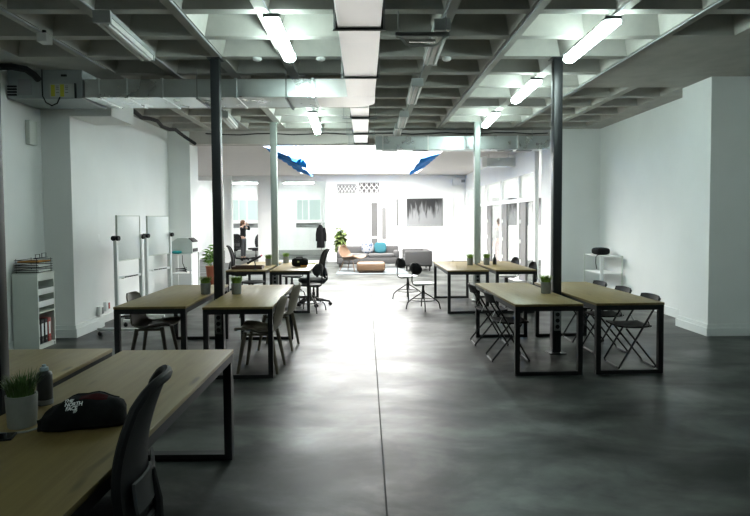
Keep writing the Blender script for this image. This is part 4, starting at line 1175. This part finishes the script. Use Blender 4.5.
for a, b in zip(rings, rings[1:]):
    for k in range(24): m.bm.faces.new((a[k], a[(k+1) % 24], b[(k+1) % 24], b[k]))
m.bm.faces.new(rings[0][::-1]); m.bm.faces.new(rings[-1])
jt = m.build('coat', M_coat, loc=(-1.60, 21.7, 0)); tag(jt, 'dark coat hanging on the thin grey coat stand', 'coat')
for s in (-1, 1):
    MB().tube([(s*.10, -.14, 1.32), (s*.145, -.15, 1.10), (s*.155, -.16, .82)], .05, 10, rads=[.055, .055, .045]).build('sleeve', M_coat, jt)

# far wall: picture, grilles, tall doors
def print_mat():
    m = bpy.data.materials.new('forest_print'); m.use_nodes = True; N = m.node_tree.nodes; L = m.node_tree.links; b = N['Principled BSDF']
    tc_ = N.new('ShaderNodeTexCoord'); mp = N.new('ShaderNodeMapping'); L.new(tc_.outputs['Object'], mp.inputs['Vector'])
    mp.inputs['Rotation'].default_value = (0, -.45, 0); mp.inputs['Scale'].default_value = (7.5, 1, 1.3)
    nz = N.new('ShaderNodeTexNoise'); nz.inputs['Scale'].default_value = 1.1; nz.inputs['Detail'].default_value = 4; nz.inputs['Distortion'].default_value = .5
    L.new(mp.outputs[0], nz.inputs['Vector'])
    sx = N.new('ShaderNodeSeparateXYZ'); L.new(tc_.outputs['Object'], sx.inputs[0])
    ml = N.new('ShaderNodeMath'); ml.operation = 'MULTIPLY_ADD'; ml.inputs[1].default_value = -.42; ml.inputs[2].default_value = .04; L.new(sx.outputs['Z'], ml.inputs[0])
    ad = N.new('ShaderNodeMath'); ad.operation = 'ADD'; L.new(nz.outputs['Fac'], ad.inputs[0]); L.new(ml.outputs[0], ad.inputs[1])
    cr = N.new('ShaderNodeValToRGB'); cr.color_ramp.elements[0].position = .40; cr.color_ramp.elements[1].position = .60
    cr.color_ramp.elements[0].color = (.012, .012, .013, 1); cr.color_ramp.elements[1].color = (.20, .205, .21, 1)
    L.new(ad.outputs[0], cr.inputs['Fac']); L.new(cr.outputs['Color'], b.inputs['Base Color']); b.inputs['Roughness'].default_value = .5
    return m
M_print = print_mat()
def picture(x0, x1, z0, z1, y, label):
    t = thing('framed_picture', label, 'picture', ((x0+x1)/2, y, (z0+z1)/2), 0, 'black and white pictures'); w_, h_ = (x1-x0)/2, (z1-z0)/2
    MB().bb(-w_+.03, w_-.03, -.02, -.001, -h_+.03, h_-.03).build('print', M_print, t, False)
    m = MB().bb(-w_, w_, -.035, 0, h_-.03, h_).bb(-w_, w_, -.035, 0, -h_, -h_+.03).bb(-w_, -w_+.03, -.035, 0, -h_+.03, h_-.03).bb(w_-.03, w_, -.035, 0, -h_+.03, h_-.03)
    m.build('picture_frame', M_grey, t, False)
picture(1.60, 3.01, 1.35, 2.42, 22.298, 'large black and white forest picture on the bright far wall')
picture(5.55, 6.85, 1.35, 2.42, 22.415, 'black and white forest picture seen through the glass partition')
g1 = sroot('window_10', (-.65, 22.3, 2.78))
MB().bb(-.38, .38, -.02, -.001, -.18, .18).build('pane', mat('pale_pane', (.17, .17, .17), .5), g1, False)
m = MB()
for k in range(-3, 4):
    for s in (-1, 1): m.box((k*.13, -.027, 0), (.012, .012, .34), Euler((0, s*.62, 0)))
m.build('lattice', M_white, g1, False)
g1 = sroot('window_11', (.19, 22.3, 2.82))
MB().bb(-.38, .38, -.02, -.001, -.19, .19).build('pane', mat('shadow_pane', (.075, .07, .07), .5), g1, False)  # darker grey pane behind the lattice
m = MB()
for k in range(-2, 3):
    for s in (-1, 1): m.box((k*.19, -.032, 0), (.030, .02, .44), Euler((0, s*.72, 0)))
m.build('lattice', M_white, g1, False)
d1 = sroot('door_1', (.38, 22.3, 0))
MB().bb(-.12, .12, -.03, -.001, .02, 2.25).build('door_leaf', M_door2, d1, False)
m = MB().bb(-.17, -.12, -.05, -.001, 0, 2.3).bb(.12, .17, -.05, -.001, 0, 2.3).bb(-.12, .12, -.05, -.001, 2.25, 2.3).bb(-.12, .12, -.045, -.03, .9, .97)
m.build('door_frame', M_white, d1, False)
d1 = sroot('door_2', (.75, 22.3, 0))
MB().bb(-.08, .08, -.03, -.001, .86, 2.06).build('door_leaf', mat('paler_grey_door', (.14, .137, .136), .5), d1, False)
struct('trim_2', MB().bb(1.22, 1.29, 22.27, 22.299, 1.36, 2.39), M_door2)
ac = thing('wall_air_conditioner', 'white wall air conditioner high on the far right wall', 'air conditioner', (3.62, 22.42, 3.03))
MB().box((0, -.1005, .0), (.50, .20, .26), None, .03, 3).build('casing', M_white, ac)
MB().bb(.08, .23, -.222, -.211, -.03, .08).build('grille', M_grey, ac, False)
# office lamps
def oflamp(x0, x1, y, z, label):
    t = thing('office_lamp', label, 'lamp', ((x0+x1)/2, y, z), 0, 'long office lamps'); w_ = (x1-x0)/2
    MB().bb(-w_, w_, -.10, .10, .03, .075).build('housing', M_white, t, False)
    MB().bb(-w_+.02, w_-.02, -.085, .085, 0, .03).build('diffuser', M_light_panel, t, False)
    m = MB()
    for s in (-1, 1): m.cyl((s*w_*.7, 0, .075), (s*w_*.7, 0, 3.45-z-.001), .006, seg=6)
    m.each('hanger', M_grey, t)
oflamp(-3.45, -2.15, 25.2, 3.18, 'long lit lamp in the glass office behind the coat stand')
oflamp(-5.75, -4.55, 25.2, 3.18, 'long lit lamp in the glass office above the standing person')
added_lamps = [(5.6, 6.8, 14.6), (5.9, 7.1, 16.8), (6.15, 7.35, 18.9)]  # lamps added to brighten the side office behind the partition
for k, (a_, b_, y_) in enumerate(added_lamps):
    o = dup(bpy.data.objects['office_lamp'], ((a_+b_)/2, y_, 3.18), 0, ['nearest lit lamp inside the office behind the right glass partition', 'middle lit lamp inside the office behind the right glass partition', 'farthest lit lamp inside the office behind the right glass partition'][k])
    for c_ in list(o.children):
        if c_.name.startswith('hanger'): bpy.data.objects.remove(c_)
oflamp(-5.6, -4.7, 23.6, 3.26, 'short lit lamp near the front of the glass office')

# blue film hanging along the skylight edges
def film(x0, x1, y0, y1, z0, amp, seed, label):
    rnd = random.Random(seed)
    def f(u, v):
        y = y0+(y1-y0)*u
        return (x0+(x1-x0)*v+amp*math.sin(u*17+seed)*v, y+.05*math.sin(v*9+u*4), z0-(.12+.14*math.sin(u*9+seed)**2)*v+.02*math.sin(u*40))
    o = MB().sheet(f, 40, 8, .006).build('blue_film', M_blue)
    tag(o, label, 'film', 'blue film strips')
film(-2.28, -1.75, 13.31, 20.9, LC-.002, .06, 1, 'blue film strip along the left edge of the skylight')
film(-2.22, -1.55, 13.9, 15.6, LC-.06, .05, 5, 'short torn flap of blue film hanging inside the left skylight edge')
film(1.95, 1.50, 14.9, 19.0, LC-.002, .07, 3, 'blue film strip along the right edge of the skylight')

# ------------------------------------------------------------------ people
def skin_mesh(name, verts, edges, rads, m_, parent=None, sub=2, root=0):
    me = bpy.data.meshes.new(name); me.from_pydata(verts, edges, [])
    o = bpy.data.objects.new(name, me); C.objects.link(o)
    md = o.modifiers.new('skin', 'SKIN'); md.use_smooth_shade = True; md.branch_smoothing = .6
    for v, r_ in zip(me.skin_vertices[0].data, rads): v.radius = (r_, r_) if not isinstance(r_, tuple) else r_; v.use_root = False
    me.skin_vertices[0].data[root].use_root = True
    sb_ = o.modifiers.new('sub', 'SUBSURF'); sb_.levels = sub; sb_.render_levels = sub
    bpy.context.view_layer.update()
    me2 = bpy.data.meshes.new_from_object(o.evaluated_get(bpy.context.evaluated_depsgraph_get()))
    bpy.data.objects.remove(o)
    me2.name = name; me2.materials.clear(); me2.materials.append(m_); me2.shade_smooth()
    o = bpy.data.objects.new(name, me2); C.objects.link(o)
    if parent: o.parent = parent
    return o
def person(label, loc, rz, arms_up, top_m, leg_m, hair_len):
    """faces +X, 1.62 m tall"""
    t = thing('person', label, 'person', loc, rz)
    V = []; E_ = []; Rr = []
    def add(p, r_, par=None):
        V.append(p); Rr.append(r_)
        if par is not None: E_.append((par, len(V)-1))
        return len(V)-1
    pel = add((0, 0, .88), (.125, .10)); w_ = add((0, 0, 1.02), (.115, .09), pel); ch_ = add((.01, 0, 1.20), (.135, .10), w_); up = add((0, 0, 1.33), (.12, .08), ch_)
    nk = add((0, 0, 1.40), .05, up); hd = add((.02, 0, 1.48), .078, nk); hd2 = add((.025, 0, 1.555), .075, hd)
    nose = add((.105, 0, 1.475), .013, hd)
    idx = {}
    for s in (-1, 1):
        sh = add((0, s*.165, 1.315), .055, up)
        if arms_up:
            el = add((.17, s*.24, 1.22), .042, sh); wr = add((.17, s*.10, 1.43), .030, el); hand = add((.15, s*.075, 1.49), .032, wr)
            for k in range(4): add((.13-.02*k*.3, s*(.055-.006*k), 1.555-.006*abs(k-1)), .009, hand)
            add((.17, s*.05, 1.52), .010, hand)
        else:
            el = add((-.02, s*.22, 1.06), .042, sh); wr = add((.05, s*.23, .85), .030, el); hand = add((.065, s*.225, .79), .032, wr)
            for k in range(4): add((.045+.016*k, s*.222, .715+.006*abs(k-1)), .009, hand)
            add((.10, s*.205, .765), .010, hand)
        hip = add((0, s*.085, .80), .088, pel); kn = add((.015, s*.095, .46), .055, hip); an = add((-.01, s*.10, .09), .036, kn)
        add((.03, s*.10, .035), .034, an); add((.13, s*.115, .026), .025, len(V)-1)
    body = skin_mesh('body', V, E_, Rr, M_skin, t)
    # clothing
    V2 = []; E2 = []; R2 = []
    def a2(p, r_, par=None):
        V2.append(p); R2.append(r_)
        if par is not None: E2.append((par, len(V2)-1))
        return len(V2)-1
    p_ = a2((0, 0, .90), (.145, .115)); q = a2((0, 0, 1.03), (.132, .105), p_); q = a2((.01, 0, 1.20), (.15, .115), q); q = a2((0, 0, 1.335), (.128, .09), q)
    for s in (-1, 1):
        sh = a2((0, s*.165, 1.317), .066, q)
        if arms_up: el = a2((.17, s*.24, 1.22), .052, sh); a2((.17, s*.115, 1.405), .042, el)
        else: el = a2((-.02, s*.22, 1.06), .052, sh); a2((.045, s*.23, .875), .042, el)
    skin_mesh('jumper', V2, E2, R2, top_m, t)
    V2 = []; E2 = []; R2 = []
    p_ = a2((0, 0, .92), (.138, .112)); p_ = a2((0, 0, .86), (.142, .115), p_)
    for s in (-1, 1):
        hip = a2((0, s*.085, .78), .100, p_); kn = a2((.015, s*.095, .46), .067, hip); a2((-.005, s*.10, .11), .052, kn)
    skin_mesh('trousers', V2, E2, R2, leg_m, t)
    for s in (-1, 1): MB().ell((.055, s*.108, .040), (.26, .10, .08), 2.6, 18, 10).build('shoe', M_plastic, t)
    m = MB().ell((-.005, 0, 1.535), (.20, .185, .20), 2.2, 20, 12)
    if hair_len: m.ell((-.055, 0, 1.43), (.11, .17, .24), 2.3, 16, 10)
    m.build('hair', M_hair, t)
    m = MB()
    for s in (-1, 1): m.ell((.092, s*.033, 1.515), (.014, .026, .014), 2, 10, 8)
    m.build('eyes', M_plastic, t)
    MB().ell((.093, 0, 1.44), (.014, .045, .014), 2, 10, 8).build('mouth', mat('lips', (.35, .12, .10), .5), t)
    m = MB()
    for s in (-1, 1): m.ell((.015, s*.083, 1.50), (.035, .016, .055), 2, 10, 8)
    m.build('ears', M_skin, t)
    return t
person('person in black jumper holding both hands to the face in the office', (-5.0, 24.1, 0), -.35, True, M_fabric, M_trousers, True)
person('person in grey jumper standing behind the glass partition', (4.42, 19.0, 0), PI/2+.5, False, M_shirtgrey, M_pinkt, False)
